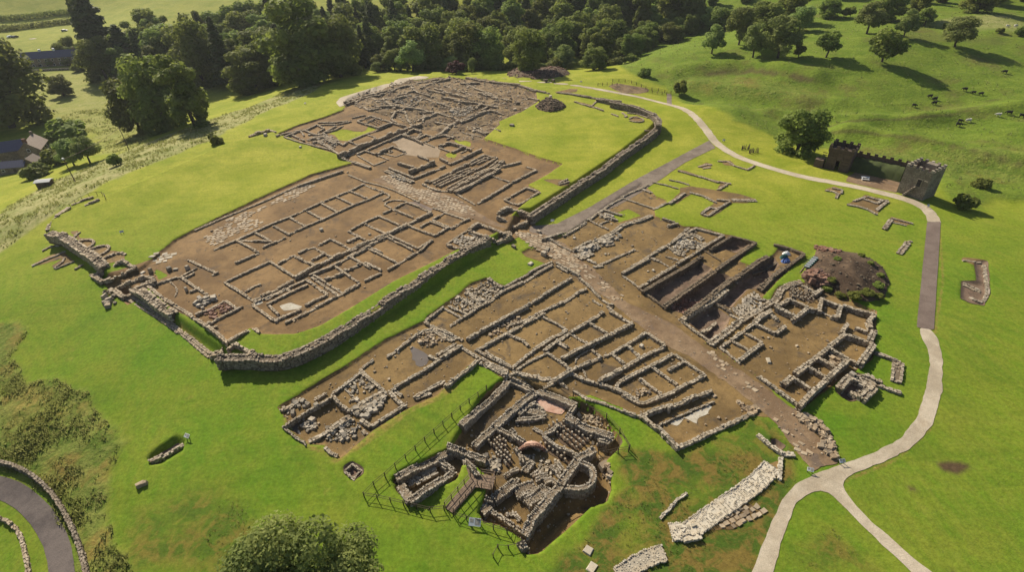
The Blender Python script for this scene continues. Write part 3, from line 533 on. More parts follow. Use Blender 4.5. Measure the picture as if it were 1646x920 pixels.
ruin('wall_footing', 'low double kerb of footing stones from the north gate to the near fort corner', 'wall', [('c 300 215 480 330 650 445 830 585', .8, .3), ('c 260 240 440 355 620 470 800 600', .6, .2), ('c 850 595 1000 710 1140 820', .8, .3), ('c 830 610 980 740 1110 850', .6, .2), ('c 790 600 850 580', .6, .3)], deep=.5)
ruin('corner_tower', 'small open cornered tower foundation inside the near corner of the fort', 'ruin', [('c 1300 775 1370 702', .8, 1.), ('c 1370 702 1560 785', .8, 1.1), ('c 1560 785 1505 820', .8, 1.), ('c 1110 830 1200 800 1240 770', 1.2, .8)])
ruin('fort_oven', 'cluster of small curved foundations cut into the grass behind the thick left wall', 'ruin', [('b 430 320 475 275', .8, .4, cv), ('b 480 355 600 340 650 370 570 435', .6, .45, cv), ('b 600 440 700 405 790 400 790 450 700 500', .6, .45, cv), ('b 720 540 830 490 900 470 955 490', .8, .5, cv)])
ruin('ditch_culvert', 'short low stone footings in the grass in front of the thick left wall', 'ruin', [('b 110 460 200 415 300 400', .6, .3), ('b 10 610 150 550 270 500 330 470', .7, .35), ('b 230 640 320 570 340 530', .5, .3), ('b 250 640 430 570', .5, .3), ('b 440 650 520 600', .6, .3)])
ruin('tower_foundation', 'dark pit with low curving walls at the far left corner of the fort lawn', 'ruin', [('K 20 -10 50 -20', .5, .3)] if 0 else [('I 720 905 860 850 940 830', .8, .5), ('I 860 905 960 870 1000 850', .8, .5)])
# --- the fort: barracks
ruin('barrack', 'long barrack with a single row of square rooms beside the big fort lawn', 'ruin', ['e 15 130 240 38 d 610 780 800 690 980 622 1310 470 1640 335 f 150 222', 'e 520 105 740 12', 'd 970 800 1150 715 1310 650 1480 570 f 50 435 210 375 355 310', 'e 240 265 475 165', 'e 255 40 370 95 475 160', 'd 440 855 e 600 45', 'd 630 780 800 870', 'd 815 710 980 800', 'd 990 630 1150 715', 'd 1160 560 1310 640', 'd 1310 485 1470 570', 'd 1460 415 1640 500', 'f 0 290 90 325 190 365', 'f 150 222 250 265 355 300', ('f 355 310 405 325 420 350 350 390', .6, .4, cv), 'e 0 390 60 358'], .62, .48)
ruin('barrack', 'barrack with a long tall spine wall between the single row and the small rooms', 'ruin', ['e 130 465 360 355 600 250', 'e 680 270 840 182', 'e 880 165 950 130 1040 102', 'e 1085 85 1210 22', 'f 20 690 165 610 310 545', 'f 350 520 460 472 590 400', ('e 845 408 1050 290 1410 120 1640 20', .8, .8), ('f 20 900 260 775 400 722 590 628 840 510', .8, .75), 'e 600 255 720 330 840 405', ('e 840 190 940 240 1045 285', .65, .6), 'e 1040 105 1130 160 1220 205', 'e 1015 240 1140 175', 'e 1215 25 1410 120', 'e 1370 50 1480 5', 'f 0 700 170 790', 'f 0 812 90 765', 'f 165 625 380 730', 'f 310 550 520 640', 'f 460 480 650 560', 'f 590 405 720 455 840 510', 'e 130 465 270 550 410 640', ('e 410 640 640 540 820 445', .75, .6), ('e 350 560 420 505 490 485', .6, .4, cv), ('f 590 398 480 385 380 405 365 440 440 470', .5, .3, cv)], .62, .48)
ruin('barrack', 'row of small square rooms with doubled walls along the grass bank inside the fort wall', 'ruin', [('f 210 840 370 745 600 640', .7, .6), ('e 990 390 1200 308 1560 112 f 200 850', .7, .6), 'f 200 850 330 915', 'f 370 750 510 820 650 890', 'f 410 742 560 810 710 880', 'f 700 880 860 790', 'f 600 640 740 700 880 745', 'f 880 745 1010 668', 'f 820 600 1000 668', 'f 730 660 810 612', 'f 850 590 1050 672', 'f 860 580 970 515', 'f 1050 672 1130 620 1225 575', ('f 970 515 1190 582', .5, .3), 'K 690 410 800 345 845 300', ('K 440 442 510 412', .8, .7), 'K 400 425 510 500', ('K 350 482 430 455', .75, .65), 'K 535 405 610 440', 'K 545 338 690 410', 'K 560 325 635 287', 'K 610 455 535 490', 'K 545 340 470 380', 'K 440 540 510 505 500 490', 'K 300 465 440 550', 'K 640 440 690 412', 'K 470 380 560 430'], .6, .5)
ruin('officer_quarters', 'rounded end block of the barracks with doubled inner walls and a pale mortar floor', 'ruin', ['e 410 690 450 655 520 630 750 530 970 435', 'e 412 695 560 800 655 862', 'e 750 870 930 790 1230 625 1310 590', 'e 690 832 900 740', 'e 950 700 1040 650 1170 595', 'e 560 690 770 580 970 490', 'e 970 440 1070 510 1170 575', 'e 1015 412 1150 500 1290 592', 'e 580 700 680 790', 'e 545 640 740 540', 'e 740 520 800 550', 'e 1310 590 1500 488', 'e 650 860 690 832'], .65, .45)
ruin('annex_building', 'foundation with a strewn hypocaust corner at the earth edge beside the north gate', 'ruin', ['c 490 122 640 80 790 30', 'c 820 30 900 80 980 140 1150 240 1190 265', ('c 490 122 650 250 880 382 950 442 1080 520', .8, .6), ('c 1065 512 1180 590 1290 692', .8, .9), ('c 970 412 1120 345 1270 265', .65, .6), 'c 1080 510 1230 440 1380 365 1455 322', 'c 1270 262 1390 350', ('c 1290 692 1430 610 1570 548 1620 590', .75, .6), 'c 920 182 1010 140', 'c 870 35 960 -10', ('c 690 60 760 120 800 170 770 225', .3, .12, cv), 'c 1150 545 1190 530'], .62, .45)
ruin('wall_stub', 'short angled wall stub standing alone on bare earth near the north gate', 'ruin', ['O 302 417 347 438', 'O 316 430 292 443'], .6, .4)
# --- the fort: centre
ruin('granary', 'pair of parallel ridged stone floor walls of the granary beside the paved fort street', 'ruin', [('h 430 640 560 590 740 500 1000 368', .7, .8), ('h 480 660 700 560 860 500', .55, .55), ('h 860 470 1060 375', .55, .55), ('h 510 680 720 580 910 505', .55, .55), ('h 930 460 1090 385', .5, .5), ('h 540 690 760 590 1000 480 1130 400', .6, .6), ('h 620 710 800 610 1050 500 1150 420', .6, .6), ('h 640 725 900 590 1100 490 1200 425', 1., .9), ('h 375 665 520 730 640 735', .8, .5), ('h 700 745 820 690 1060 560 1160 500', 1., .8), ('h 1160 490 1370 440', .9, .6), ('h 700 755 900 870', .6, .4), ('h 930 860 1090 770 1280 650 1530 522', .8, .6), ('h 1085 580 1260 645', .6, .5), ('h 1430 490 1530 522', .6, .4), ('h 1000 368 1140 395', .6, .5), ('h 400 645 430 620', .7, .6)])
ruin('storehouse', 'small open rectangular foundation at the edge of the grass right of the granary', 'ruin', ['h 1205 830 1430 702', 'h 1430 702 1565 745', 'h 1565 745 1345 878', 'h 1215 835 1345 878'], .65, .5)
ruin('headquarters', 'headquarters ruin with dark L shaped walls round a pale gravel courtyard', 'ruin', [('h 30 500 160 550 290 602', .8, .7), ('h 290 602 450 540 600 480', .7, .7), ('h 235 530 360 475 490 428', .85, 1.2), ('h 330 375 430 415', .8, .7), ('h 120 445 280 490', .8, .8), ('h 0 530 120 580 270 645', 1.3, .5), ('h 550 400 655 452 800 390 970 308', .75, .8), ('h 535 275 640 238 770 272', .8, .9), ('h 540 295 640 332', .6, .5), ('h 670 330 790 280 870 312', .8, .9), ('h 770 272 800 285', .7, .8), ('h 385 238 490 188', .6, .6), ('h 480 190 590 165 690 195', .7, .7), ('h 620 210 690 180', .6, .6), ('h 180 158 280 105 360 130', .8, .9), ('h 180 158 300 205 360 140', .8, .9), ('h 300 205 400 155 475 172', .8, .8), ('h 20 220 160 160 290 205 370 245', .75, .8), ('h 760 350 820 325', .5, .4), ('h 385 240 490 285', .6, .4)])
ruin('strongroom', 'low walled yard with a round stone well head in the corner of the headquarters', 'ruin', [('g 950 525 1090 575 1235 625', 1., .7), ('g 1095 488 1180 452 1290 488', .7, .6), ('g 1100 500 1270 600 1390 555', .6, .4), ('g 1290 482 1460 398 1585 450', .8, .9), ('g 1205 442 1300 400 1420 345 1560 288', .7, .6), ('g 1360 480 1490 515 1590 480', .5, .25), ('g 1425 460 1445 450 1465 462 1440 475 1425 460', .4, .35, cv), ('g 1560 288 1640 320', .7, .7), ('g 1010 510 1100 470', .6, .4), ('g 1290 490 1420 545', .5, .4)])
ruin('commanders_house', 'courtyard house ruin with a long dark wall and a square of grass inside', 'ruin', [('g 275 297 420 265 570 235', .8, .7), ('g 900 492 1150 380 1400 282 1610 208', .95, 1.4), ('g 355 310 480 265 590 232', .6, .5), ('g 440 292 560 350', .7, .6), ('g 560 240 660 285 720 292 890 195', .7, .7), ('g 590 238 690 188 765 225 700 268', .7, .6), ('g 590 335 760 305 900 355', 1.3, .7), ('g 640 370 780 330 880 380', 1.1, .6), ('g 700 355 850 432', 1.1, .5), ('g 1100 152 1200 185 1310 218', .7, .7), ('g 1310 218 1455 165', .7, .7), ('g 1100 152 1240 98 1455 165', .7, .6), ('g 1310 222 1460 162 1605 205', .7, .9), ('g 1180 175 1280 125', .6, .6), ('g 1000 362 1150 300 1310 242', .65, .5), ('g 1010 355 1095 385', .7, .6), ('g 700 165 860 165 1010 150', .7, .5), ('g 730 190 900 185 1040 155', .6, .5), ('g 840 440 920 492', .8, .6), ('g 600 375 850 450', .6, .5), ('g 360 312 530 370 840 445', .6, .4), ('g 760 270 880 240 960 195', .6, .5), ('g 1200 290 1290 320', .5, .4), ('g 900 365 960 395 1000 362', .8, .6), ('g 1050 120 1180 90', .6, .5), ('g 520 245 560 300', .6, .5)])
ruin('edge_wall', 'low wall with a paved kerb along the straight edge of the fort lawn', 'wall', [('d 10 760 330 620 700 470 1050 310', .7, .4), ('d 1060 305 1250 240 1520 150', .9, .7)], deep=.4)
ruin('gatehouse_wall', 'short thick wall block beside the small bush at the far edge of the fort lawn', 'wall', [('g 0 300 90 260 205 238', 1., .9), ('g 200 240 270 262', .7, .5)])
ruin('drain_wall', 'thin stone kerb of the fort street along the barrack ends', 'wall', [('f 0 130 160 200 330 240 470 290 600 350 720 410', .55, .3), ('f 860 465 1040 530', .6, .35), ('f 1030 525 1180 582', .6, .4)])
ruin('stone_platform', 'low slab covered platform beside the west gate chamber', 'ruin', [('f 1000 835 1100 765 1215 695', .5, .35), ('f 1000 838 1180 880', .7, .6), ('f 1180 885 1420 770', .8, .8)])
# --- the fort: the open excavation
_dw = []
for s in ('80 335 250 285 430 240 640 185 900 130 1100 88', '100 355 270 300 420 265 600 215', '560 440 680 405 760 370', '400 380 620 375 690 385', '690 390 860 400 920 420', '850 430 1040 440 1250 510', '1250 515 1110 600', '830 520 940 480 1020 450', '930 210 1030 225 1100 250', '1080 280 1220 310', '1200 320 1320 335 1440 345', '1440 345 1640 380', '1000 190 1150 240 1330 290', '600 300 710 270', '740 590 860 550', '620 260 800 220', '1540 415 1640 435', '1480 410 1560 370 1640 350', '640 420 700 440', '1140 590 1060 660 950 700', '540 350 640 370', '860 190 1010 130 1150 90', '1260 140 1460 140', '1450 240 1560 270 1640 300'): _dw.append(('i '+s, .95, .85))
for s in ('200 330 330 420 430 400', '330 270 420 330', '480 310 600 400', '700 250 900 300 1000 340', '760 180 830 240 1020 290', '1020 330 1190 400 1330 430', '880 300 820 360', '1100 170 1300 240 1480 300', '1300 140 1420 200 1600 260', '420 330 500 300 640 340', '900 470 880 540', '1000 540 1150 570', '700 430 730 520 780 580', '600 440 560 510 640 560', '1340 380 1250 440', '1500 330 1420 400'): _dw.append(('i '+s, .85, .7))
_dw += [('i 1110 600 1250 520 1420 460 1570 412', 1.1, .9), ('j 0 540 130 480 290 425', 1., .8), ('j 290 425 440 460', .8, .6), ('j 320 385 460 345', .9, .6), ('j 540 350 700 295 800 315', .7, .6), ('j 200 240 330 265 520 325', .8, .7), ('j 130 605 270 655', 1., .8), ('j 120 590 200 600 280 650', .8, .6), ('j 20 650 210 690', .6, .4), ('j 200 575 300 560', .7, .4), ('j 290 600 400 625', .7, .5), ('j 330 270 470 320', .8, .5), ('j 60 85 250 120 420 140 600 155', 1.2, .7), ('j 600 165 760 215 900 240', 1.1, .7), ('j 340 330 430 300', .7, .5), ('j 0 330 100 345', .9, .6)]
ruin('excavated_building', 'wide open excavation of broken wall lines and rubble at the far end of the fort', 'ruin', _dw, decay=.6)
ruin('corner_building', 'small foundations and a round base inside the far right corner of the fort wall', 'ruin', [('j 1160 330 1320 380', .8, .5), ('j 1330 375 1450 420', .8, .5), ('j 1330 380 1400 315', .6, .4), ('E 380 505 430 545 410 550', .8, .4), ('E 450 570 500 550 590 570 600 600 520 605 460 590', .6, .3, dict(curve=1)), ('E 270 520 340 545', .7, .3), ('E 430 510 530 520 640 560', .7, .4), ('E 610 690 690 690', .7, .3)])
ruin('rampart_building', 'narrow stone lined pit against the inner side of the fort wall by the track', 'ruin', [('w 240 20 330 -20', .6, .4), ('w 250 35 350 5', .6, .4)])
# --- the vicus, west side of the street
ruin('strip_house', 'long strip house foundation with a flagged side yard, nearest the fort ditch', 'ruin', ['m 140 740 330 592', ('m 340 600 520 700', .6, .4), 'm 400 780 520 700', ('m 520 700 600 655 700 580 790 540 930 430 m 1150 330 1300 240 1440 160', .75, .5), ('m 950 390 1100 300 1290 190 1440 128', .6, .5), ('m 790 295 940 388', .9, .8), ('m 140 742 330 830 520 915', .7, .6), 'n 470 262 590 330 700 390', 'n 470 295 590 360', ('m 570 915 700 830 880 738 1000 670 1190 570', .75, .8), ('m 960 735 1190 590', .6, .4), ('m 1190 560 1300 500 1450 400 1640 290', .7, .7), 'm 510 500 630 570', 'm 480 620 570 660', 'm 680 430 830 495', 'm 600 470 700 540', 'm 390 580 470 620', 'm 720 400 870 440', ('m 560 440 640 470 800 540', .6, .3), ('m 210 780 330 850 450 915', .9, .4)], .65, .45)
ruin('strip_house', 'broken line house foundation between the strip house and the row of small rooms', 'ruin', ['n 0 900 130 860 300 770 480 690', ('n 480 690 580 640 700 560 780 530', .8, .5), 'n 700 412 800 500 920 625', 'n 930 640 1050 695', ('o 0 345 160 260 310 180 420 110 600 20', .7, .55), 'o 220 232 390 300', 'o 390 310 440 350', 'o 580 60 700 110 830 190', ('o 830 195 720 245 620 310 500 385', .9, .5), 'o 500 395 400 470 280 572', ('o 310 600 450 510 640 425', .5, .35), ('o 0 425 150 500 290 580', .75, .6), ('o 0 400 40 430', .6, .5), 'l 1240 395 1340 350 1500 250 1646 170', 'l 1230 390 1400 480 1600 575', 'n 840 640 920 690'], .65, .45)
ruin('drain_channel', 'stone lined drain running between the broken house and the bath house', 'ruin', [('o 0 510 120 570 230 640 320 620', .8, .5), ('o 330 625 480 665 670 690', .9, .5), ('o 370 735 480 795', 1., .7), ('o 240 660 330 690 480 770', .8, .4), ('l 1275 470 1400 540 1560 600', .7, .4), ('l 1270 520 1420 590 1540 660', .9, .5), ('o 520 640 600 700', .8, .5)], sz=1.2)
ruin('row_house', 'small rooms in a row with a broad terrace wall behind the bath house', 'ruin', ['o 630 425 750 500 860 582', 'o 870 225 1040 322', 'o 1050 112 1240 222', ('o 780 478 900 410 1040 342 1260 235 1490 122', .8, .8), ('o 1270 0 1490 112', .8, .6), ('o 720 310 830 362', .9, .5), ('o 590 772 720 690 860 600', .9, .9), ('o 860 600 1020 530 1175 460', .75, .7), ('o 860 630 1000 690 1190 745 1400 820 1560 900', .7, .6), ('o 1150 702 1260 650 1370 590', .8, .9), 'o 1080 392 1180 460', ('o 640 430 850 210 1060 110 1200 0', .7, .6) if 0 else ('o 600 400 760 280 900 190 1060 100 1200 0', .8, .6), ('o 920 540 920 490 980 440 1080 392', .3, .15, cv), ('o 985 590 1020 640 1020 680', .3, .15, cv), 'n 990 705 1080 790'], .65, .5)
ruin('row_house', 'foundation with two square rooms and a long narrow alley beside the dirt street', 'ruin', ['p 370 215 470 280 565 345', 'p 185 332 280 275 370 215', 'p 190 350 250 410 320 470', 'p 20 430 100 380 185 335', 'p 25 430 145 532', ('p 130 588 300 480 420 420 565 348', .75, .6), ('p 0 640 110 590', .9, .8), ('o 1200 460 1290 430 1440 345', .65, .4), ('o 1390 590 1400 600', .6, .5)], .68, .55)
ruin('row_house', 'foundation with a rounded rear corner and three rooms beside the dirt street', 'ruin', [('p 100 720 260 630 430 552 650 432', .75, .6), 'p 650 432 770 512', 'p 770 512 870 580 970 645', 'p 590 602 750 518', 'p 430 565 560 660 690 752', 'p 300 680 400 760 515 832', ('p 970 648 780 740 620 832 450 900 390 915', .75, .55), ('p 100 720 65 760 80 790 130 820', .65, .5, cv), ('v 0 82 130 160 220 182 300 150 380 110', .75, .5, dict(curve=1))], .65, .5)
ruin('terraced_house', 'last house at the street end with a pale mortar floor and thin partition', 'ruin', [('v 175 302 370 230 580 170 750 95 915 35', .75, .9), ('v 220 302 300 370 390 440 480 530 570 627', .8, .9), ('v 370 405 560 320 740 240 925 165', .35, .3), ('v 570 627 720 560 960 440 1130 370 1305 280', .8, .6), ('v 0 245 80 275 175 305', .5, .5), ('r 880 90 960 135', .6, .5), ('r 1020 170 1170 260 1330 300', .6, .4), ('r 1180 250 1400 330 1646 435', .4, .4)], .65, .5)
ruin('vicus_house', 'flooded corner house foundation with heaped blocks, lowest corner of the west block', 'ruin', ['k 130 442 240 400 330 330', 'k 480 330 590 265', ('k 165 600 400 450 655 302', .45, .7), ('k 650 275 800 170 945 52', .65, .5), ('k 945 55 1060 130 1180 240', .7, .5), ('k 1240 240 1300 320 1385 392', .8, .5), ('k 655 282 730 372 850 450', .6, .7, cv), ('k 860 455 940 400 1040 340 1200 262', 1.7, .5, dict(sz=1.4)), ('k 430 752 540 700 640 640', .9, .5, dict(sz=1.5)), ('k 640 640 740 560 830 500', 1., .7, dict(sz=1.5)), ('k 950 535 1050 605', .9, .6, dict(sz=1.4)), ('k 1050 605 1200 510 1400 385', .75, .6), ('k 160 610 270 700 390 785', .4, .3), ('k 790 220 870 300', .45, .25), ('k 830 345 910 310', .6, .35), ('k 580 815 650 880 700 900', .7, .35), ('k 1010 210 1090 185', .5, .3), ('k 960 640 1000 680', .7, .4)], decay=.4)
ruin('vicus_house', 'two long earth floored rooms split by a line of large blocks, beside the puddle', 'ruin', [('l 50 600 180 500', .5, .35), ('l 330 460 420 400 560 292', .65, .5), ('l 560 290 670 210 775 180', .65, .5), ('l 390 785 600 660 740 580 860 492', .75, .55, dict(sz=1.4)), ('l 860 490 960 420 1075 350', .95, .6, dict(sz=1.4)), ('l 790 185 900 260 1000 305', .8, .4), ('l 1020 332 930 395 840 440', .7, .5), ('l 600 882 760 790 900 715', .8, .5), ('l 920 760 1060 645', .8, .8), ('l 1060 640 1180 560 1265 482', .7, .8), ('l 1085 365 1170 420 1260 470', .8, .4), ('l 750 455 850 490', .7, .5), ('l 60 600 150 690 280 790', .65, .5), ('l 380 785 480 860', .8, .5), ('l 620 895 760 840', .8, .3)], sz=1.15)
# --- the bath house
BH = dict(h=1.2)
ruin('bath_house', 'deeply dug bath house ruin with a rounded apse, hypocaust and tall dark outer walls', 'ruin', [
 ('q 1080 395 1250 250 1400 120 1530 -5 r 355 60', 1.1, 1.2), ('r 360 75 480 120 600 180', .9, 1.), ('r 10 735 130 620 230 520', 1.1, 1.), ('r 220 530 330 430 450 330 650 175', 1.2, 1.2),
 ('s 420 365 620 260 880 145 1040 62', 1.2, 1.3), ('s 465 445 560 580', 1.2, 1.2), ('s 560 585 760 460 1010 300', 1., 1.2), ('s 850 175 1010 295', .9, 1.2), ('s 870 215 940 290', .5, 1.), ('s 940 42 1120 100 1330 172', 1.1, 1.4), ('s 540 420 680 350 830 290', 1.3, .7),
 ('r 655 170 840 240 1040 320', 1.1, 1.3), ('r 1045 318 960 438', .9, 1.3), ('r 225 535 380 610 545 705', .9, 1.1), ('r 960 445 1110 520 1260 590 1420 640', 1.2, 1.3), ('r 1420 650 1360 700 1275 680', .9, 1.3), ('r 440 470 600 460 740 440', .9, .7), ('r 560 380 660 400 720 430', 1., .7), ('r 850 490 900 540', .9, .8), ('r 720 620 810 580 870 510', .8, .8), ('r 720 640 850 740 990 790 1090 850', .6, 1.), ('r 620 560 710 610', .7, .4), ('r 590 695 680 760', .7, .8),
 ('t 1245 185 1160 230 1075 280', 1., 1.9), ('t 1075 280 980 400 890 540', 1.15, 2.), ('t 890 545 750 730 600 905 u 520 515', 1.15, 2.1), ('t 1095 320 1180 345 1232 420 1235 500 1190 565 1110 605 1020 600 940 570', .95, 2., dict(curve=2)), ('t 1060 370 1010 440 950 530', .5, 1.2),
 ('u 520 510 350 400 180 285', .8, .8), ('u 165 240 90 305', 1.2, .9), ('t 215 690 330 600 430 520', 1.3, 1.4), ('t 430 640 530 590 640 560', 1.9, 1.2), ('t 545 750 660 670 740 590', 1.5, 1.1), ('t 690 600 790 640', 1.2, .9), ('t 430 540 470 490', .8, .7), ('t 680 480 760 470', 1.1, .8), ('t 730 540 800 500 860 560', .8, .9), ('t 780 370 850 420 880 470', .9, .6), ('t 860 330 920 420', .8, .6), ('t 520 430 600 330', 1., .7), ('t 330 470 400 420 470 400', .8, .7), ('t 600 470 680 430', .9, .6), ('t 640 520 720 470', .8, .7), ('r 470 420 560 330 640 300', .8, .8), ('r 380 560 430 600 420 660', .8, .8), ('t 430 180 480 240 500 330', .7, .9), ('s 1100 160 1180 240 1260 330', .8, 1.), ('u 330 330 430 320 480 380', .7, .4), ('u 480 600 540 690', 1., .9), ('t 130 700 220 740', .9, .8)], mat='pale', deep=1.2, decay=.3, sz=.6)
def pillars(poly, n, h, name, label, cat):
    p = U(P(poly)); lo, hi = p[:, :2].min(0), p[:, :2].max(0); mb = MB(); k = 0
    ang = math.radians(40); ca, sa = math.cos(ang), math.sin(ang); st = math.sqrt((hi-lo).prod()*.55/n); c0 = (lo+hi)/2
    t = thing(name, label, cat, (*c0, T(*c0)))
    from mathutils.geometry import intersect_point_tri_2d
    def ins(q):
        r = False
        for a, b in zip(p, np.roll(p, -1, 0)):
            if (a[1] > q[1]) != (b[1] > q[1]) and q[0] < (b[0]-a[0])*(q[1]-a[1])/(b[1]-a[1])+a[0]: r = not r
        return r
    for i in range(-25, 26):
        for j in range(-25, 26):
            q = c0+np.array([i*ca-j*sa, i*sa+j*ca])*st+rng.normal(0, .07, 2)
            if ins(q) and rng.random() > .08:
                m = MB(); hh = h*rng.uniform(.75, 1.1); z = T(*q); yaw = ang+rng.normal(0, .15)
                for c in range(4): m.boxes([(q[0], q[1], z+hh*(c+.5)/4)], (.23, .23, hh/4*1.02), yaw, .05, False, .95)
                m.boxes([(q[0], q[1], z+hh+.04)], (.27, .27, .08), yaw, .08, False, .9, rng.uniform(.3, .8)); m.build('pillar', MT['stone'], t)
    return t
pillars('r 770 560 900 490 960 480 1240 650 1070 800 900 720', 36, .8, 'hypocaust', 'field of short pale hypocaust pillars in the far corner of the bath house', 'pillars')
pillars('r 760 690 930 780 1060 850 t 970 370 770 250 730 180', 18, .7, 'hypocaust', 'second group of hypocaust pillars in front of the apse of the bath house', 'pillars')
pillars('r 140 720 290 660 350 740 400 915 t 360 400 230 260 160 170', 32, .7, 'hypocaust', 'dense rows of hypocaust pillars beside the wooden stair of the bath house', 'pillars')
pillars('A 420 600 500 590 570 660 660 670 680 740 560 720 440 690', 30, .5, 'hypocaust', 'low dark hypocaust pillars in the big courtyard building below the spoil heap', 'pillars')
pillars('i 250 520 380 490 520 520 420 590', 40, .4, 'hypocaust', 'small dark hypocaust stumps in the courtyard house beside the open excavation', 'pillars')
# --- the vicus, east side of the street
ruin('street_house', 'ruined house of large loose blocks between the grey track and the paved street', 'ruin', [('w 60 590 180 560 280 525', .8, .4, dict(sz=1.6)), ('w 280 560 400 500 520 420', .7, .45), ('w 540 400 650 320 700 290', .8, .4), ('w 700 285 800 220 900 170', .7, .4), ('w 870 170 970 120 1080 80 1150 40', .7, .4), ('w 390 705 520 630 620 590', .8, .7), ('w 450 720 600 640 700 600', 1., .5), ('w 630 610 770 540 870 470', 1.1, .5), ('w 870 460 980 420 1080 400 1190 350', 1.1, .5), ('w 560 405 650 450 740 492', .6, .4), ('w 690 292 880 350', .7, .45), ('w 640 340 830 400', .8, .35), ('w 900 180 1050 230 1210 282', .6, .35), ('w 1210 290 1340 222', .9, .4), ('w 1080 80 1180 120', .8, .35), ('w 660 440 740 410', .5, .3), ('w 150 590 270 670 390 720', .5, .35), ('w 710 660 800 640', 1., .35), ('w 420 750 480 790 580 740', 1.2, .35, dict(sz=2.)), ('w 530 800 620 840', .9, .35, dict(sz=1.6)), ('w 1300 380 1420 420', .6, .5), ('w 1350 460 1440 430', .8, .6)], decay=.5, sz=1.25)
ruin('street_house', 'house foundation with a single line of blocks ending in open earth, below the grey track', 'ruin', [('w 640 865 740 820 850 770 1010 702', .7, .4), ('w 590 880 680 870', .9, .3), ('w 985 875 1100 810 1200 745', .75, .5), ('w 1200 740 1280 690 1370 640', .8, .45), ('w 1380 640 1450 580 1560 480', .8, .5)], sz=1.2)
ruin('street_house', 'narrow house foundation with a flagged hearth floor, left of the open trenches', 'ruin', [('y 0 500 120 430 270 350', .8, .6), ('y 330 290 470 210', .8, .5), ('y 500 190 600 115 750 38', .8, .6), ('y 750 38 880 75 1030 112', .8, .5), ('y 165 648 340 540 545 420', .75, .6), ('y 560 400 850 220 1030 112', .75, .7), ('y 600 130 720 100 820 150', 1., .4), ('y 660 225 760 240 850 190', .9, .4), ('y 290 345 380 375', .8, .35), ('y 380 380 470 430', .4, .2), ('y 450 330 570 365', .6, .25), ('y 490 230 570 300 640 310', 1.1, .4), ('y 0 525 100 590 170 645', .5, .3)])
ruin('trench_wall', 'parallel narrow earth baulks and thin walls dividing the deep open trenches', 'ruin', [('y 210 685 420 560 640 440 820 318', .85, .9), ('y 895 255 1000 190 1110 125', .7, .8), ('y 1105 118 1230 150 1365 188', .6, .6), ('y 430 835 620 700 800 580 950 470', 1., .9), ('y 950 470 1150 330 1355 190', .9, .8), ('y 170 650 300 750 440 855', .5, .5), ('y 650 915 820 800 950 690 1100 570', 1.1, 1.), ('y 1100 570 1250 480 1400 370 1480 330', 1.1, 1.), ('y 920 785 1020 840 1110 895', .55, .6), ('y 840 270 1000 370', .3, .3), ('y 1640 440 1500 560 1400 640', .9, .8), ('y 1400 440 1480 470 1560 510', .5, .4), ('A 0 420 100 340 220 265', .9, .7), ('A 280 140 440 180 590 240', .7, .6), ('A 590 240 440 350 300 450 150 600', .8, .8), ('A 60 440 180 410 300 330', .6, .4)], mat='core', deep=2., decay=.3)
ruin('trench_wall', 'thin low walls round the deepest reed filled trench by the dirt street', 'ruin', [('z 80 455 220 570 400 695', .6, .5), ('z 100 455 250 360 420 270 560 160', 1., .8), ('z 310 595 450 500', .7, .6), ('z 415 280 500 330 605 395', .6, .5), ('z 385 712 540 600 680 490', 1.3, .5), ('z 690 480 850 380 1020 285', 1.2, .5), ('z 590 410 690 465', .6, .4)], deep=1.8)
ruin('flagged_yard', 'yard of long narrow pale slabs between the trenches and the courtyard building', 'ruin', [('z %d %d %d %d' % (620+24*q, 345-14*q+6*(q % 2), 700+22*q, 440-22*q), .42, .35) for q in range(9)] + [('z 860 205 900 250', .5, .3), ('z 880 260 1000 270', .5, .3), ('z 840 290 940 330', .5, .3)], decay=.2, mat='pale')
ruin('block_wall', 'straight row of large squared blocks between the slab yard and the courtyard building', 'wall', [('z 510 735 620 660 740 570 840 500', .75, .55, dict(sz=1.4)), ('z 840 495 900 430 1010 375', 1., .7, dict(sz=1.4)), ('z 480 745 560 800 700 915', .5, .3)], deep=.4)
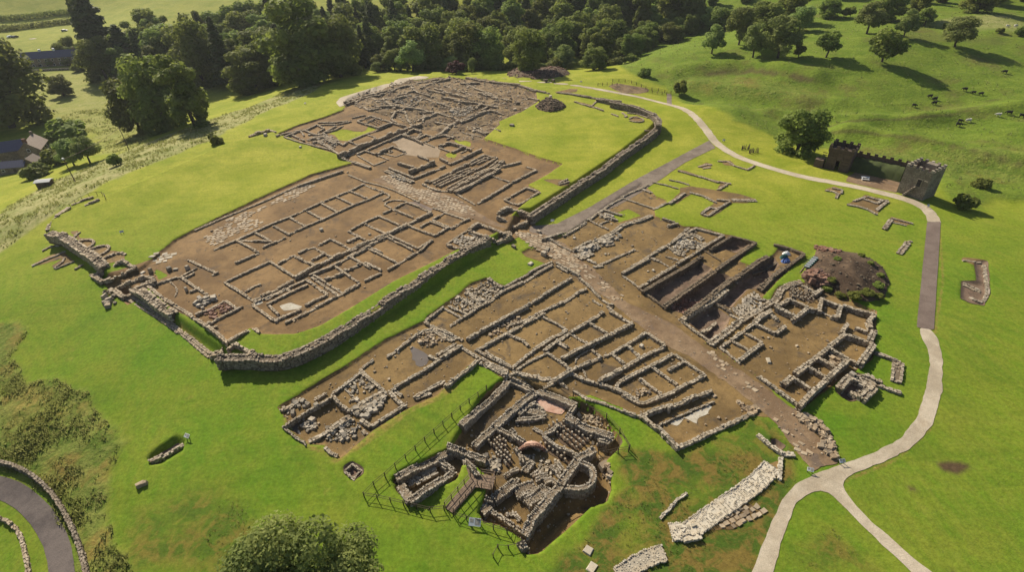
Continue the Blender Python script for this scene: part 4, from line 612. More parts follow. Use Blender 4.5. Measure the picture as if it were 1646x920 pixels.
ruin('courtyard_building', 'courtyard building with a wide earth yard and small rooms along the right', 'ruin', [('z 850 505 950 550 1055 600', .8, .7), ('z 1055 600 1160 530', .8, .7), ('z 750 605 840 650 925 702', .6, .5), ('z 920 702 800 790 700 872', .9, .6), ('z 620 688 710 735 800 788', .6, .5), ('z 1060 330 1150 285 1190 252', .9, .9), ('z 1190 252 1280 290 1395 340', .7, .9), ('z 1060 335 1160 380 1260 425', .9, 1.1), ('z 1395 340 1330 390 1240 455', .9, 1.1), ('z 1390 345 1510 375', .8, .9), ('A 770 690 745 810', .8, .8), ('A 570 560 650 600 715 645', .7, .7), ('A 560 520 440 545 340 605 325 670 270 730', 1.2, .4, dict(curve=2)), ('A 690 650 760 600', .9, .9), ('A 745 685 850 730 965 775', .8, .9), ('A 965 760 930 880 870 870', .9, .8), ('A 980 755 1130 810 1310 848', .8, 1.), ('A 1310 850 1250 915 B 1140 40', .9, 1.), ('A 620 800 760 835 870 880', .5, .3), ('B 905 0 840 90', .9, .8), ('B 980 32 1115 80', .8, .7), ('B 1180 62 1130 165', 1., .9), ('B 870 105 1020 150 1170 205', .8, 1.), ('B 1170 210 1030 405', 1., 1.2), ('B 870 110 730 220', .9, 1.), ('B 730 250 830 310 910 360', .7, .9), ('B 735 225 610 320 500 405', .9, .9), ('B 490 420 375 500', 1., .9), ('B 915 362 700 550', .95, 1.3), ('B 690 565 560 680 415 830', .95, 1.3), ('B 600 345 700 400 790 452', .7, .9), ('B 490 432 600 490 690 552', .7, .9), ('B 345 545 450 610 550 672', .7, .9), ('B 250 612 340 540', 1., .9), ('B 0 532 150 640 270 730 410 830', .75, .6), ('B 910 365 1030 405', .6, .8), ('z 990 400 1080 465', .9, .5)], decay=.15, deep=.8)
ruin('kiln_block', 'free standing stone block with a square fire pit beside the courtyard building', 'ruin', [('B 815 660 880 580 945 520', 1.1, 1.), ('B 945 525 1060 580 1180 640', 1.7, 1.), ('B 1180 640 1120 700 1055 755', 1.2, .9), ('B 920 690 1055 752', .8, .8), ('B 990 660 1050 690', 1.3, .4)], decay=.35)
ruin('garden_wall', 'low bent wall round a square of lawn beside the kiln block', 'wall', [('B 1175 290 1290 330 1400 370', .8, .5), ('B 1420 385 1415 480 1395 590', 1.6, .35), ('B 1050 515 1130 530 1195 575', .8, .9), ('B 1200 570 1260 600', .8, .6), ('B 1210 620 1330 665 1450 705', .8, .45)])
# --- outlying trenches
ruin('trial_trench', 'single stone wall in a grassy pit on the near left lawn', 'ruin', [('O 240 741 262 731 292 713', .9, .7)], sz=.9)
ruin('stone_cist', 'small square stone lined pit on the grass between the flooded house and the fence', 'ruin', [('O 554 756 566 746', .4, .4), ('O 566 746 580 756', .4, .4), ('O 580 756 570 768', .4, .3), ('O 554 758 568 770', .4, .3)])
ruin('field_wall', 'long line of low stones with a bent end in the lawn right of the grey track', 'ruin', [('x 575 275 700 310 830 345 980 395', .9, .4), ('x 985 390 1100 410', .7, .3), ('x 1070 415 980 470', .8, .3)], decay=.5)
ruin('field_wall', 'angled foundation with a hooked end in the lawn right of the grey track', 'ruin', [('x 640 500 560 560 480 610', .9, .5), ('x 690 495 820 530 960 600', .8, .4), ('x 960 570 1100 580', .8, .5), ('x 1100 590 990 655', .7, .5), ('x 990 655 880 735 810 715', .7, .4), ('x 810 705 890 650 980 660', .8, .4), ('x 1110 575 1250 580 1360 580', 1.2, .25), ('x 310 395 450 425 570 460', .5, .25), ('x 480 370 580 390 680 420', .6, .25)], decay=.5)
ruin('field_wall', 'dark crooked footing beside the pale path above the lawn foundations', 'ruin', [('x 980 180 1070 180 1140 225', .7, .3), ('x 1140 225 1200 245 1280 268 1350 222', .6, .3)])
ruin('stone_patch', 'small oval patch of set stones in the lawn below the pale path', 'ruin', [('x 780 240 860 215 910 220', .8, .25), ('x 820 255 900 245', .8, .2)])
ruin('trial_foundation', 'small crooked footing in the lawn beside the pale path, left of the square foundation', 'ruin', [('F 165 95 240 105 300 130 280 175', .7, .3), ('F 240 75 340 90 335 130', .6, .3)])
ruin('trial_foundation', 'square foundation with inner stones in the lawn in front of the stone tower', 'ruin', [('F 390 240 500 260 600 290 690 340', .8, .35), ('F 590 160 700 190 800 205', .8, .3), ('F 800 210 690 300', .9, .35), ('F 560 185 700 230 740 200', .9, .35), ('F 580 165 460 205', .7, .3)])
ruin('trial_foundation', 'L shaped low wall in the lawn between the square foundation and the spoil heap', 'ruin', [('F 770 490 840 390', 1., .4), ('F 840 380 960 410 1065 437', .5, .35), ('F 850 425 990 455', .5, .2)])
ruin('trial_foundation', 'short stub of wall in the lawn beside the dark path matting', 'ruin', [('F 920 745 1010 630', 1.2, .25), ('F 1000 625 1050 615', .5, .25)])
ruin('trial_foundation', 'curved foundation in a trench on the far right lawn', 'ruin', [('O 1548 418 1575 422', .6, .25), ('O 1582 425 1588 470', .8, .3), ('O 1588 470 1580 488 1560 478', .8, .3, cv), ('O 1548 456 1575 468', 1.2, .2)])
ruin('road_revetment', 'pale cobbled wall stump with a cross wall, near the path junction', 'ruin', [('D 815 365 950 360 1000 320 1180 190 1300 110 1450 0 1560 -120', 2.4, .28, dict(sz=.5)), ('C 250 370 360 470 480 550', .7, .5), ('C 480 560 600 570', .9, .3), ('C 480 600 460 820', .7, .35), ('D 900 380 1010 360', 2., .5)], mat='white', decay=.3)
ruin('road_revetment', 'pale cobbled wall stump at the bottom edge beside two squared slabs', 'ruin', [('D 430 690 560 600 680 540 770 520', 2.1, .28, dict(sz=.5))], mat='white', decay=.3)
ruin('kerb_line', 'thin line of pale kerb stones in the rough grass near the bath house', 'ruin', [('D 735 265 830 170 860 130 930 85', .45, .25)], mat='white')
ruin('lane_wall', 'drystone field wall following the asphalt lane at the lower left corner', 'wall', [('O -40 735 0 741 30 750 60 769 85 795 105 828 122 865 135 910 142 950', .62, 1., dict(curve=1))], mat='curtain', sz=.7, decay=.12)
ruin('lane_wall', 'broken drystone wall on the inner side of the lane bend', 'wall', [('O -20 828 10 835 30 855 40 890 48 950', .6, .6, dict(curve=1))], sz=.8, decay=.6)
# ------------------------------------------------------------------ trees
def leaf_cloud(mb, blobs, n, size, flat=.0, shell=.55):
    """n leaf sprays scattered through ellipsoid blobs (x, y, z, rx, ry, rz)"""
    b = np.array(blobs, float); vol = (b[:, 3]*b[:, 4]*b[:, 5])**.7; k = rng.choice(len(b), n, p=vol/vol.sum())
    d = rng.normal(size=(n, 3)); d /= np.linalg.norm(d, axis=1)[:, None]; r = (shell+(1-shell)*rng.random(n)**.6)*rng.uniform(.82, 1.12, n)
    c = b[k, :3]+d*r[:, None]*b[k, 3:]
    nrm = d*1.0+rng.normal(0, .55, (n, 3))+[0, 0, .6+flat]; nrm /= np.linalg.norm(nrm, axis=1)[:, None]
    a = np.cross(nrm, rng.normal(size=(n, 3))); a /= np.linalg.norm(a, axis=1)[:, None]; e = np.cross(nrm, a)
    s = size*rng.uniform(.6, 1.35, n)[:, None]; q = rng.uniform(.45, .8, n)[:, None]
    v = np.stack([c-a*s, c-e*s*q+nrm*s*.15, c+a*s, c+e*s*q-nrm*s*.15], 1).reshape(-1, 3)
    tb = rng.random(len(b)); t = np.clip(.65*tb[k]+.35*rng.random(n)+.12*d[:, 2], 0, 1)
    mb.arr(v, np.arange(4*n).reshape(n, 4), t)
def limbs(mb, ht, r, blobs, k=7, base=0.):
    mid = np.array([rng.normal(0, .3), rng.normal(0, .3), ht*.34]); mb.tube((0, 0, base-.5), mid, r*1.25, r*.8, 8)
    top = np.array([rng.normal(0, .5), rng.normal(0, .5), ht*.62]); mb.tube(mid, top, r*.8, r*.4, 7)
    for q in sorted(blobs, key=lambda q: -q[3])[:k]:
        st = mid+(top-mid)*rng.uniform(0, .7); e = np.array(q[:3]); m = (st+e)/2+[0, 0, -.3]
        mb.tube(st, m, r*.45, r*.28, 5); mb.tube(m, e, r*.28, r*.08, 5)
def broad(ht, wd, n, size, low=.16, lobes=15, seed=0):
    """blobs for a broadleaf crown: a ring of uneven lobes round a dome"""
    r = np.random.default_rng(seed); B = []
    for i in range(lobes):
        f = r.random(); z = low+(.93-low)*f; rad = wd/2*math.sqrt(max(0, 1-((z-.42)/.6)**2))*r.uniform(.45, .8)*(1 if z > low+.05 else .7)
        a = i*2.4+r.normal(0, .3); s = wd*r.uniform(.13, .24)
        B.append((rad*math.cos(a), rad*math.sin(a), ht*z, s, s, s*r.uniform(.7, .95)))
    B.append((0, 0, ht*.55, wd*.27, wd*.27, ht*.26)); return B
PROTO = {}
def proto(kind, ht, wd, blobs, n, size, leaf, r, limb=7, **kw):
    mb = MB(); leaf_cloud(mb, blobs, n, size, **kw); tr = MB(); limbs(tr, ht, r, blobs, limb)
    a = tr.build('trunk', MT['trunk'], None, (0, 0, 0)); b = mb.build('crown', MT[leaf], None, (0, 0, 0)); PROTO[kind] = (ht, wd, a.data, b.data)
    D.objects.remove(a); D.objects.remove(b)
for i in range(4): proto('oak%d' % i, 16, 13, broad(16, 13, 0, 0, .03, 24+3*i, 40+i), 8000, .44, 'dec', .42)
for i in range(2): proto('ash%d' % i, 12, 11, broad(12, 11, 0, 0, .30, 18+2*i, 60+i), 5500, .36, 'dec2', .34, 9)
for i in range(2): proto('thorn%d' % i, 7, 7, broad(7, 7, 0, 0, .34, 11, 70+i), 2200, .34, 'dec', .22, 9)
for i in range(2): proto('tall%d' % i, 20, 9.5, broad(20, 9.5, 0, 0, .02, 26, 80+i), 7500, .44, 'dec', .4)
def fir(seed):
    r = np.random.default_rng(seed); B = []
    for i in range(34):
        z = .08+.88*(i/33)**.9; rad = 3.6*(1-z)**.8+.15; a = i*2.4; B.append((rad*.55*math.cos(a), rad*.55*math.sin(a), 22*z, rad*.6+.15, rad*.6+.15, .75))
    return B
for i in range(2): proto('fir%d' % i, 22, 7.5, fir(i), 5600, .42, 'con', .35, 0, flat=-.3)
for i in range(2): proto('bush%d' % i, 3.2, 4.6, [(r_*math.cos(a), r_*math.sin(a), z, s, s, s*.8) for r_, a, z, s in zip(np.random.default_rng(i).uniform(.3, 1.5, 9), np.arange(9)*2.4, np.random.default_rng(i+5).uniform(.7, 2.3, 9), np.random.default_rng(i+9).uniform(.7, 1.1, 9))], 1500, .3, 'dec', .12)
proto('copper', 9, 8, broad(9, 8, 0, 0, .1, 13, 99), 2400, .4, 'copper', .25)
NAMES = dict(oak='broadleaf_tree', ash='ash_tree', thorn='hawthorn_tree', tall='tall_tree', fir='conifer_tree', bush='bush', copper='copper_tree')
def tree(kind, base, ht, wd, label, group=None, lean=0., name=None):
    h0, w0, tm, cm = PROTO[kind]; cat = 'bush' if kind.startswith('bush') else 'tree'
    t = thing(name or NAMES[kind.rstrip('0123')], label, cat, base, group, rng.uniform(0, 6.28))
    t.scale = (wd/w0, wd/w0*rng.uniform(.9, 1.1), ht/h0); t.rotation_euler[0] = lean
    for nm, me in (('trunk', tm), ('crown', cm)):
        o = D.objects.new(nm, me); COL.objects.link(o); o.parent = t
    return t
def ptree(kind, u, v, top, wpx, label, group=None, lean=0., zadd=0.):
    b = U([(u, v)])[0]; dep = (b-CAM) @ FW; ht = (v-top)*dep/FPX/math.cos(math.radians(math.degrees(PITCH)*.55)); wd = wpx*dep/FPX
    return tree(kind, (b[0], b[1], b[2]-.1+zadd), ht, wd, label, group, lean)
G1 = 'trees scattered on the right hillside'
for a in [('ash0',1144,86,47,40,'round pale ash tree standing alone at the left end of the hill row'),('ash1',1187,72,20,46,'broad pale tree behind the left end of the hill row'),('ash0',1210,92,45,42,'pale ash tree with a short trunk, second in the hill row'),('ash1',1250,93,37,58,'broadest pale tree of the hill row, spreading over its own shadow'),('oak1',1226,55,12,56,'bushy green tree above the broadest tree of the hill row'),('thorn0',1283,91,71,26,'small low tree between the broad tree and the round dark tree on the hill'),
 ('thorn1',1327,92,56,42,'round dark tree at the right end of the hill row'),('thorn0',1418,99,53,54,'leaning dark hawthorn on a crest, long shadow reaching right'),('ash0',1452,60,22,30,'slim pale tree standing behind the leaning hawthorn'),('ash1',1535,75,35,50,'large grey green tree by itself on the right skyline field'),('ash0',1393,54,10,48,'large pale tree left of the slim pale tree on the hill'),('oak0',1425,34,-8,46,'tall tree at the back of the hill behind the large pale tree'),('thorn1',1485,41,17,30,'small flat topped tree at the back of the hill field'),('ash1',1285,50,16,42,'pale tree uphill of the hill row'),('oak2',1270,38,-5,54,'dense tree at the wood edge above the hill row'),
 ('oak3',1331,28,2,34,'single tree at the wood edge in the middle of the hill top'),('thorn0',1356,28,14,16,'smaller of two little trees at the hill top wood edge'),('thorn1',1366,28,13,16,'right hand of two little trees at the hill top wood edge'),('oak1',1474,33,-6,38,'dark tree at the back wood edge right of the tall tree')]:
    ptree(*a, group=G1, lean=.08 if a[1] == 1418 else 0)
for a in [('bush0',1519,46,36,11,'tiny dry bush below the skyline field'),('bush1',1607,53,44,15,'small bush near the sheep at the right edge'),('bush0',1641,56,41,22,'dark bush cut off by the right edge of the photo'),('bush1',1548,336,310,42,'pale bush in the hollow right of the stone tower'),('bush0',1575,300,284,30,'low bush on the bank behind the stone tower'),('bush0',348,231,213,26,'small round bush alone on the far edge of the fort lawn'),('bush1',1092,152,128,26,'dark bush on the valley side behind the fenced excavation'),('bush0',1035,122,108,24,'bush at the foot of the wood'),('bush1',188,266,245,28,'bush in the meadow below the tall tree group'),('bush0',60,284,262,46,'bright clipped bush in front of the cottage'),('bush1',90,265,240,50,'bright bush beside the cottage gable'),('bush1',110,232,192,76,'big dark bush behind the cottage garden')]:
    ptree(*a, group='bushes')
ptree('oak2', 1280, 246, 176, 78, 'dense dark round tree beside the pale path and timber gate tower'); ptree('oak0', 103, 154, 124, 36, 'small dark tree alone in the left valley meadow')
for a in [('oak0',498,136,20,122,'huge round tree towering over the far left path'),('oak1',548,124,42,74,'right shoulder of the huge round tree cluster by the path'),('oak2',446,136,58,62,'pale edged tree tucked against the left of the huge round tree'),('tall0',316,205,92,66,'taller smooth crown of the tall tree group above the meadow strip'),('oak3',270,208,103,88,'broad dark crown in the middle of the tall tree group'),('oak1',226,214,138,66,'feathery pale tree at the left of the tall tree group'),
 ('oak1',20,205,84,130,'large dark tree at the left edge behind the cottage'),('oak2',0,190,62,90,'dark tree cut off by the left edge above the large dark tree'),('ash0',145,262,222,42,'pale flowering tree between cottage and power pole'),('ash1',120,266,228,40,'second pale flowering tree beside the cottage bushes'),('fir0',176,112,-20,62,'tall dark conifer beside the slate roofed terrace'),('fir1',158,108,4,36,'narrow dark conifer at the end of the slate roofed terrace'),('fir1',215,122,48,60,'shaggy conifer with drooping boughs left of the wood'),('fir0',250,118,72,52,'shorter shaggy conifer next to the drooping one'),
 ('oak0',405,150,90,70,'pale edged bushy tree in the shade left of the huge round tree'),('oak3',330,140,45,70,'dark tree in front of the left wood'),('fir0',370,140,40,44,'dark pointed conifer in front of the left wood')]:
    ptree(*a, group='large trees on the left')
for a in [('ash0',664,115,72,48,'pale loose tree at the far end of the pale path'),('oak1',635,113,84,34,'round green tree left of the pale loose tree'),('oak2',612,113,88,30,'bushy green tree at the far bend of the path'),('copper',733,118,97,30,'copper leaved shrub at the far edge of the excavation'),('ash1',759,118,96,13,'slender young pale tree at the far edge of the excavation'),('oak0',955,112,80,44,'rounded pale tree behind the fort at the wood edge'),('oak3',850,112,55,56,'leafy tree in the middle of the wood front'),('ash0',905,110,78,38,'small bright tree in front of the wood')]:
    ptree(*a, group='trees at the front edge of the valley wood')
# the valley wood, tree by tree
def wood(n, poly, hts, kinds, label, group, sep, seed):
    r = np.random.default_rng(seed); p = np.array(poly, float); lo, hi = p.min(0), p.max(0); pts = []; tries = 0
    while len(pts) < n and tries < 20000:
        tries += 1; q = lo+(hi-lo)*r.random(2); ins = False
        for a, b in zip(p, np.roll(p, -1, 0)):
            if (a[1] > q[1]) != (b[1] > q[1]) and q[0] < (b[0]-a[0])*(q[1]-a[1])/(b[1]-a[1])+a[0]: ins = not ins
        if ins and all((q-o)@(q-o) > sep*sep for o in pts): pts.append(q)
    for q in pts:
        k = kinds[r.integers(len(kinds))]; ht = r.uniform(*hts); h0, w0 = PROTO[k][:2]
        tree(k, (q[0], q[1], float(T(*q))-.2), ht, w0*ht/h0*r.uniform(.95, 1.35), label, group)
def wp(s, z): return at_z(P(s), z)[:, :2]
WG = 'trees of the dark valley wood'
wood(62, [(-128,305),(-70,296),(0,292),(62,292),(90,345),(60,360),(-60,372),(-150,372)], (15, 22), ['oak0','oak1','oak2','oak3','tall0','tall1'], 'dark broadleaf tree in the front half of the valley wood', WG, 8.2, 1)
wood(64, [(-150,372),(-60,372),(60,360),(95,350),(118,385),(60,440),(10,445),(-20,420),(-70,450),(-170,450)], (21, 29), ['oak0','oak3','tall0','tall1','fir0'], 'dark tall tree in the back half of the valley wood', WG, 9.5, 2)
wood(26, [(-128,308),(-72,300),(-62,400),(-150,400)], (21, 28), ['fir0','fir1'], 'pointed conifer standing among the broadleaf trees of the wood', WG, 8, 3)
wood(52, [(-240,345),(-150,330),(-130,300),(-150,430),(-250,430)], (18, 27), ['oak0','oak1','tall0','fir0','tall1'], 'tree of the wood behind the left meadow', WG, 9.5, 4)
wood(42, [(100,392),(150,384),(205,345),(238,296),(300,282),(345,330),(260,420),(120,450)], (12, 19), ['oak0','oak1','oak2','tall1'], 'tree of the dark wood along the skyline behind the right hill', WG, 9.5, 5)
wood(26, [(66,300),(84,330),(108,350),(140,330),(120,365),(95,375),(60,330)], (8, 13), ['oak1','ash0','oak2'], 'lower bushy tree where the valley wood meets the right hill', WG, 7.5, 6)
wood(16, [(-300,400),(-190,380),(-180,400),(-300,425)], (9, 12), ['oak1','oak2','thorn0'], 'low hedge tree between the fields above the slate roofed terrace', WG, 6.5, 7)
wood(34, [(-62,286),(0,284),(40,284),(66,286),(64,291),(-64,293)], (3, 7), ['bush0','bush1','ash1'], 'low shrub along the front of the valley wood', WG, 3.2, 8)
# the near tree that rises into the bottom of the picture
def near_tree():
    q = at_z([(468, 925)], [8.])[0]; base = np.array([q[0], q[1], float(T(q[0], q[1]))]); ht, wd = 10.0-base[2], 16.5
    t = thing('broadleaf_tree', 'big leafy tree rising into the bottom edge of the photo, seen from above', 'tree', base)
    B = [(x*wd/13, y*wd/13, z*ht/16, a*1.05, b*1.05, c) for x, y, z, a, b, c in broad(16, 13, 0, 0, .2, 30, 123)]
    mb = MB(); leaf_cloud(mb, B, 42000, .2, shell=.6); mb.v = [v+base for v in mb.v]; mb.build('crown', MT['dec2'], t)
    tr = MB(); limbs(tr, ht, .45, B, 9); tr.v = [v+base for v in tr.v]; tr.build('trunk', MT['trunk'], t)
near_tree()
# ------------------------------------------------------------------ long grass (nobody could count it)
def tufts(name, w_attr, n, size, label, win, thr=.4, mat='tuft', seed=0):
    r = np.random.default_rng(seed); x = r.uniform(win[0], win[1], n); y = r.uniform(win[2], win[3], n)
    a = bil(GX, GY, ATT[w_attr], x, y); d = vnoise(x, y, 5., 41)*.6+vnoise(x, y, 1.6, 42)*.4
    k = (a > thr) & (r.random(n) < sstep(.3, .75, d)); x, y = x[k], y[k]; n = len(x); z = T(x, y)
    V = []; m = 5; s = size*r.uniform(.5, 1.4, n)*(0.6+d[k])
    ang = r.uniform(0, 6.28, (n, m)); lean = r.uniform(.15, .8, (n, m)); h = s[:, None]*r.uniform(.6, 1.1, (n, m)); wd = s[:, None]*.17
    b = np.stack([np.repeat(x[:, None], m, 1)+np.cos(ang)*s[:, None]*.2, np.repeat(y[:, None], m, 1)+np.sin(ang)*s[:, None]*.2, np.repeat(z[:, None], m, 1)-.04], -1)
    tip = b+np.stack([np.cos(ang)*lean*h, np.sin(ang)*lean*h, h], -1); sd = np.stack([-np.sin(ang)*wd, np.cos(ang)*wd, 0*ang], -1)
    v = np.stack([b-sd, b+sd, tip+sd*.35, tip-sd*.35], 2).reshape(-1, 3); mb = MB(); nf = n*m
    mb.arr(v, np.arange(nf*4).reshape(nf, 4), np.clip(np.repeat(vnoise(x, y, 3., 43), m)*.6+r.random(nf)*.4, 0, 1))
    o = mb.build(name, MT[mat]); tag(o, label, 'grass', kind='stuff')
tufts('rough_grass', 'rough', 42000, .34, 'rough tussocky grass on the bank above the asphalt lane', (-95, -30, 25, 90), seed=1)
tufts('hay_grass', 'meadow', 60000, .4, 'pale tall meadow grass along the slope beyond the fort lawn', (-220, -60, 70, 290), seed=2)
tufts('hill_rushes', 'hill', 9000, .4, 'dark rushes scattered over the right hill pasture', (50, 260, 90, 330), seed=3)
tufts('weeds', 'patchy', 26000, .14, 'low weedy plants in the patchy turf near the bath house', (-40, 60, 25, 75), .3, seed=4)
# ------------------------------------------------------------------ rubble, paving (too many stones to count)
def in_poly(poly, n, seed=0):
    r = np.random.default_rng(seed); p = np.asarray(poly)[:, :2]; lo, hi = p.min(0), p.max(0); out = []
    while len(out) < n:
        q = lo+(hi-lo)*r.random((n*3, 2)); s = np.zeros(len(q), bool)
        for a, b in zip(p, np.roll(p, -1, 0)):
            if a[1] == b[1]: continue
            s ^= ((a[1] > q[:, 1]) != (b[1] > q[:, 1])) & (q[:, 0] < (b[0]-a[0])*(q[:, 1]-a[1])/(b[1]-a[1])+a[0])
        out += list(q[s])
    return np.array(out[:n])
def rubble(name, poly, n, size, mat, label, seed=0, flatness=.6, sink=.15, kind='stuff', cat='rubble'):
    w = U(P(poly)) if isinstance(poly, str) else poly
    q = in_poly(w, n, seed); z = T(q[:, 0], q[:, 1]); s = size*np.exp(rng.normal(0, .35, n)); mb = MB()
    mb.boxes(np.column_stack([q, z+s*flatness*(.5-sink)+.05]), np.column_stack([s, s*rng.uniform(.6, 1, n), s*flatness]), rng.uniform(0, 3.14, n), .12, False, .85, tilt=.18)
    return tag(mb.build(name, MT[mat]), label, cat, kind=kind)
def flags(name, poly, sx, sy, ang, mat, fill=.85, lift=.09, kind='structure', label=None, cat=None, jit=.14):
    w = U(P(poly))[:, :2]; c = w.mean(0); ca, sa = math.cos(ang), math.sin(ang); R = np.abs(w-c).max()*1.5; out = []
    nx, ny = int(R/sx)+1, int(R/sy)+1
    for i in range(-nx, nx+1):
        for j in range(-ny, ny+1):
            x = (i+.5*(j % 2)+rng.normal(0, .08))*sx; y = (j+rng.normal(0, .08))*sy; q = c+np.array([x*ca-y*sa, x*sa+y*ca]); s = False
            for a, b in zip(w, np.roll(w, -1, 0)):
                if (a[1] > q[1]) != (b[1] > q[1]) and q[0] < (b[0]-a[0])*(q[1]-a[1])/(b[1]-a[1])+a[0]: s = not s
            if s and rng.random() < fill*(.35+1.1*float(vnoise(q[0], q[1], 3.5, 8))): out.append(q)
    out = np.array(out); z = T(out[:, 0], out[:, 1]); n = len(out); mb = MB()
    mb.boxes(np.column_stack([out, z+lift-.05]), np.column_stack([sx*rng.uniform(.65, 1, n), sy*rng.uniform(.7, 1, n), np.full(n, .16)]), ang+rng.normal(0, .12, n), jit, False, .93, tilt=.03)
    o = mb.build(name, MT[mat]); return tag(o, label, cat, kind=kind)
A1 = math.radians(-41)
flags('flagstone_paving', 'f 330 150 420 140 560 190 700 280 860 290 1100 380 1320 520 1250 570 1030 520 860 460 700 390 480 280', 1.1, .8, A1, 'flag', 1.)
flags('flagstone_paving', 'O 825 372 868 378 905 400 940 432 920 440 895 425 860 400 835 386', 1.1, .8, A1, 'flag', 1.05)
flags('flagstone_paving', 'n 430 130 560 120 800 330 900 440 1150 590 1120 660 1000 640 860 470 740 420 650 330', 1.0, .7, A1, 'flag', .5)
flags('flagstone_paving', 'p 900 330 1000 370 1210 560 1350 680 1560 830 1500 850 1300 690 1080 570 950 400', .95, .7, A1, 'flag', .55)
flags('flagstone_paving', 'C 400 210 470 250 540 350 700 470 850 640 760 640 640 530 520 400', .9, .7, A1, 'flag', .55)
flags('flagstone_paving', 'd 120 820 290 690 480 600 720 530 1060 310 1260 300 1040 430 760 520 560 640 720 680 640 740 380 830 250 915 150 915', 1.2, .9, math.radians(48), 'flag', 1.)
flags('flagstone_paving', 'b 1200 530 1330 460 1500 500 1400 570 1340 600 1260 600', 1.4, 1.1, .3, 'white', 1.1)
flags('flagstone_paving', 'D 1090 330 1200 220 1390 160 1500 215 1440 270 1280 355 1200 330', .8, .7, .4, 'flag', 1.2, .12)
flags('flagstone_paving', 's 570 350 760 260 830 310 850 360 640 480 580 430', .8, .65, math.radians(35), 'pale', 1.3, .55)
flags('flagstone_paving', 'f 1110 770 1220 700 1380 740 1350 800 1180 870 1060 840', .8, .6, A1, 'pale', .9, .25)
flags('flagstone_paving', 'z 610 370 830 190 890 200 790 330 1000 290 820 420 700 440', 1.5, .5, math.radians(70), 'pale', 1.2, .22)
rubble('rubble', 'k 860 460 1000 390 1130 330 1210 300 1150 430 1060 480 960 520', 90, .5, 'pale', 'heap of grey blocks across the middle of the flooded corner house', 1)
rubble('rubble', 'k 600 640 760 560 900 520 950 620 900 720 700 800 600 740', 80, .42, 'pale', 'scattered blocks in the lower room of the flooded corner house', 2)
rubble('rubble', 'k 370 540 480 550 510 620 420 670 350 620', 45, .42, 'pale', 'patch of pale rubble standing in the flooded room', 3)
rubble('rubble', 'k 760 180 950 100 1120 220 980 290 840 260', 40, .35, 'stone', 'loose stones on the floor of the upper room of the flooded house', 4)
rubble('rubble', 'k 140 430 330 340 440 330 420 400 200 520', 28, .5, 'pale', 'loose blocks on the ledge above the flooded room', 41)
rubble('rubble', 'l 610 280 700 230 800 220 960 300 850 330 780 360 690 380', 80, .38, 'flag', 'pale yellow rubble beside the puddle', 5)
rubble('rubble', 'm 370 560 620 400 800 330 930 400 780 540 560 660', 260, .38, 'stone', 'stones filling the yard along the strip house', 6)
rubble('rubble', 'm 760 860 950 740 1110 690 1150 740 1010 830 840 910', 70, .35, 'flag', 'stones between the strip house and the broken house', 7)
rubble('rubble', 'y 480 850 640 760 830 780 720 890 640 915', 320, .36, 'red', 'reddish brick rubble in the third open trench', 8, .6)
rubble('rubble', 'A 565 490 600 430 760 430 840 480 850 560 770 590 640 540', 420, .42, 'red', 'long stack of reddish stones at the left end of the spoil heap', 9, .9)
rubble('rubble', 'A 700 165 800 170 960 215 940 245 760 220 700 200', 120, .4, 'red', 'line of reddish stones along the top edge of the spoil heap', 10)
rubble('rubble', 'C 640 150 780 190 900 260 1000 420 1060 640 980 600 860 500 900 420 740 290 650 230', 260, .45, 'flag', 'stone spill along the street beside the corner of the courtyard building', 11)
rubble('rubble', 'C 30 40 130 90 260 120 180 180 100 130', 60, .42, 'flag', 'pale stones at the end of the last house on the street', 12)
_dg = PW['dig']
rubble('rubble', _dg, 2200, .36, 'fort_stone', 'stones strewn all over the open excavation at the far end of the fort', 13, .6)
rubble('rubble', 'i 420 330 700 280 900 300 820 400 500 400', 150, .5, 'pale', 'paler collapsed stones on the left of the open excavation', 14)
rubble('rubble', 'i 950 350 1400 330 1420 440 1250 500 1040 430', 170, .42, 'flag', 'yellowish stones in the middle of the open excavation', 15)
rubble('rubble', 'i 1150 420 1420 400 1300 490 1180 490', 140, .5, 'pale', 'grey collapsed stones near the inner corner of the open excavation', 16)
rubble('rubble', 'w 430 720 620 620 840 540 900 570 760 660 560 740 480 790', 150, .5, 'pale', 'blocks spilled along the middle wall below the grey track', 17)
rubble('rubble', 'w 640 330 820 370 800 420 660 380', 60, .5, 'pale', 'flat grey stones in the upper room below the grey track', 18)
rubble('rubble', 'y 500 200 640 130 830 170 800 230 600 310 500 260', 130, .4, 'pale', 'broken flags round the hearth left of the trenches', 19)
rubble('rubble', 'r 460 360 640 290 760 430 600 440 480 450', 110, .3, 'stone', 'collapsed grey stones at the back of the bath house', 20)
rubble('rubble', 't 480 300 640 260 600 400 520 440', 80, .28, 'stone', 'tumbled stones under the red furnace arch', 21)
rubble('rubble', 't 680 330 900 320 920 420 760 560 660 480', 90, .3, 'stone', 'tumbled stones in front of the bath house apse', 22)
rubble('rubble', 't 1280 280 1400 380 1400 560 1330 480', 40, .4, 'flag', 'stones on the edge of the ditch outside the apse', 23)
rubble('rubble', 's 1180 150 1400 150 1500 230 1480 330 1340 290', 80, .38, 'pale', 'stones beside the wooden stair of the bath house', 24)
rubble('rubble', 'r 1040 430 1250 420 1400 530 1300 560 1120 500', 60, .35, 'flag', 'stony slope on the far side of the bath house', 25)
rubble('rubble', 'c 30 200 110 150 180 260 150 330 60 350', 26, .7, 'stone', 'group of loose blocks on the grass outside the north gate', 26)
rubble('rubble', 'c 960 270 1080 240 1180 260 1050 360 960 330', 50, .5, 'pale', 'big pale blocks in the annex building by the north gate', 27)
rubble('rubble', 'c 1060 420 1260 300 1350 350 1180 470', 90, .35, 'dig' if 0 else 'red', 'small reddish stones in the strewn room of the annex building', 28)
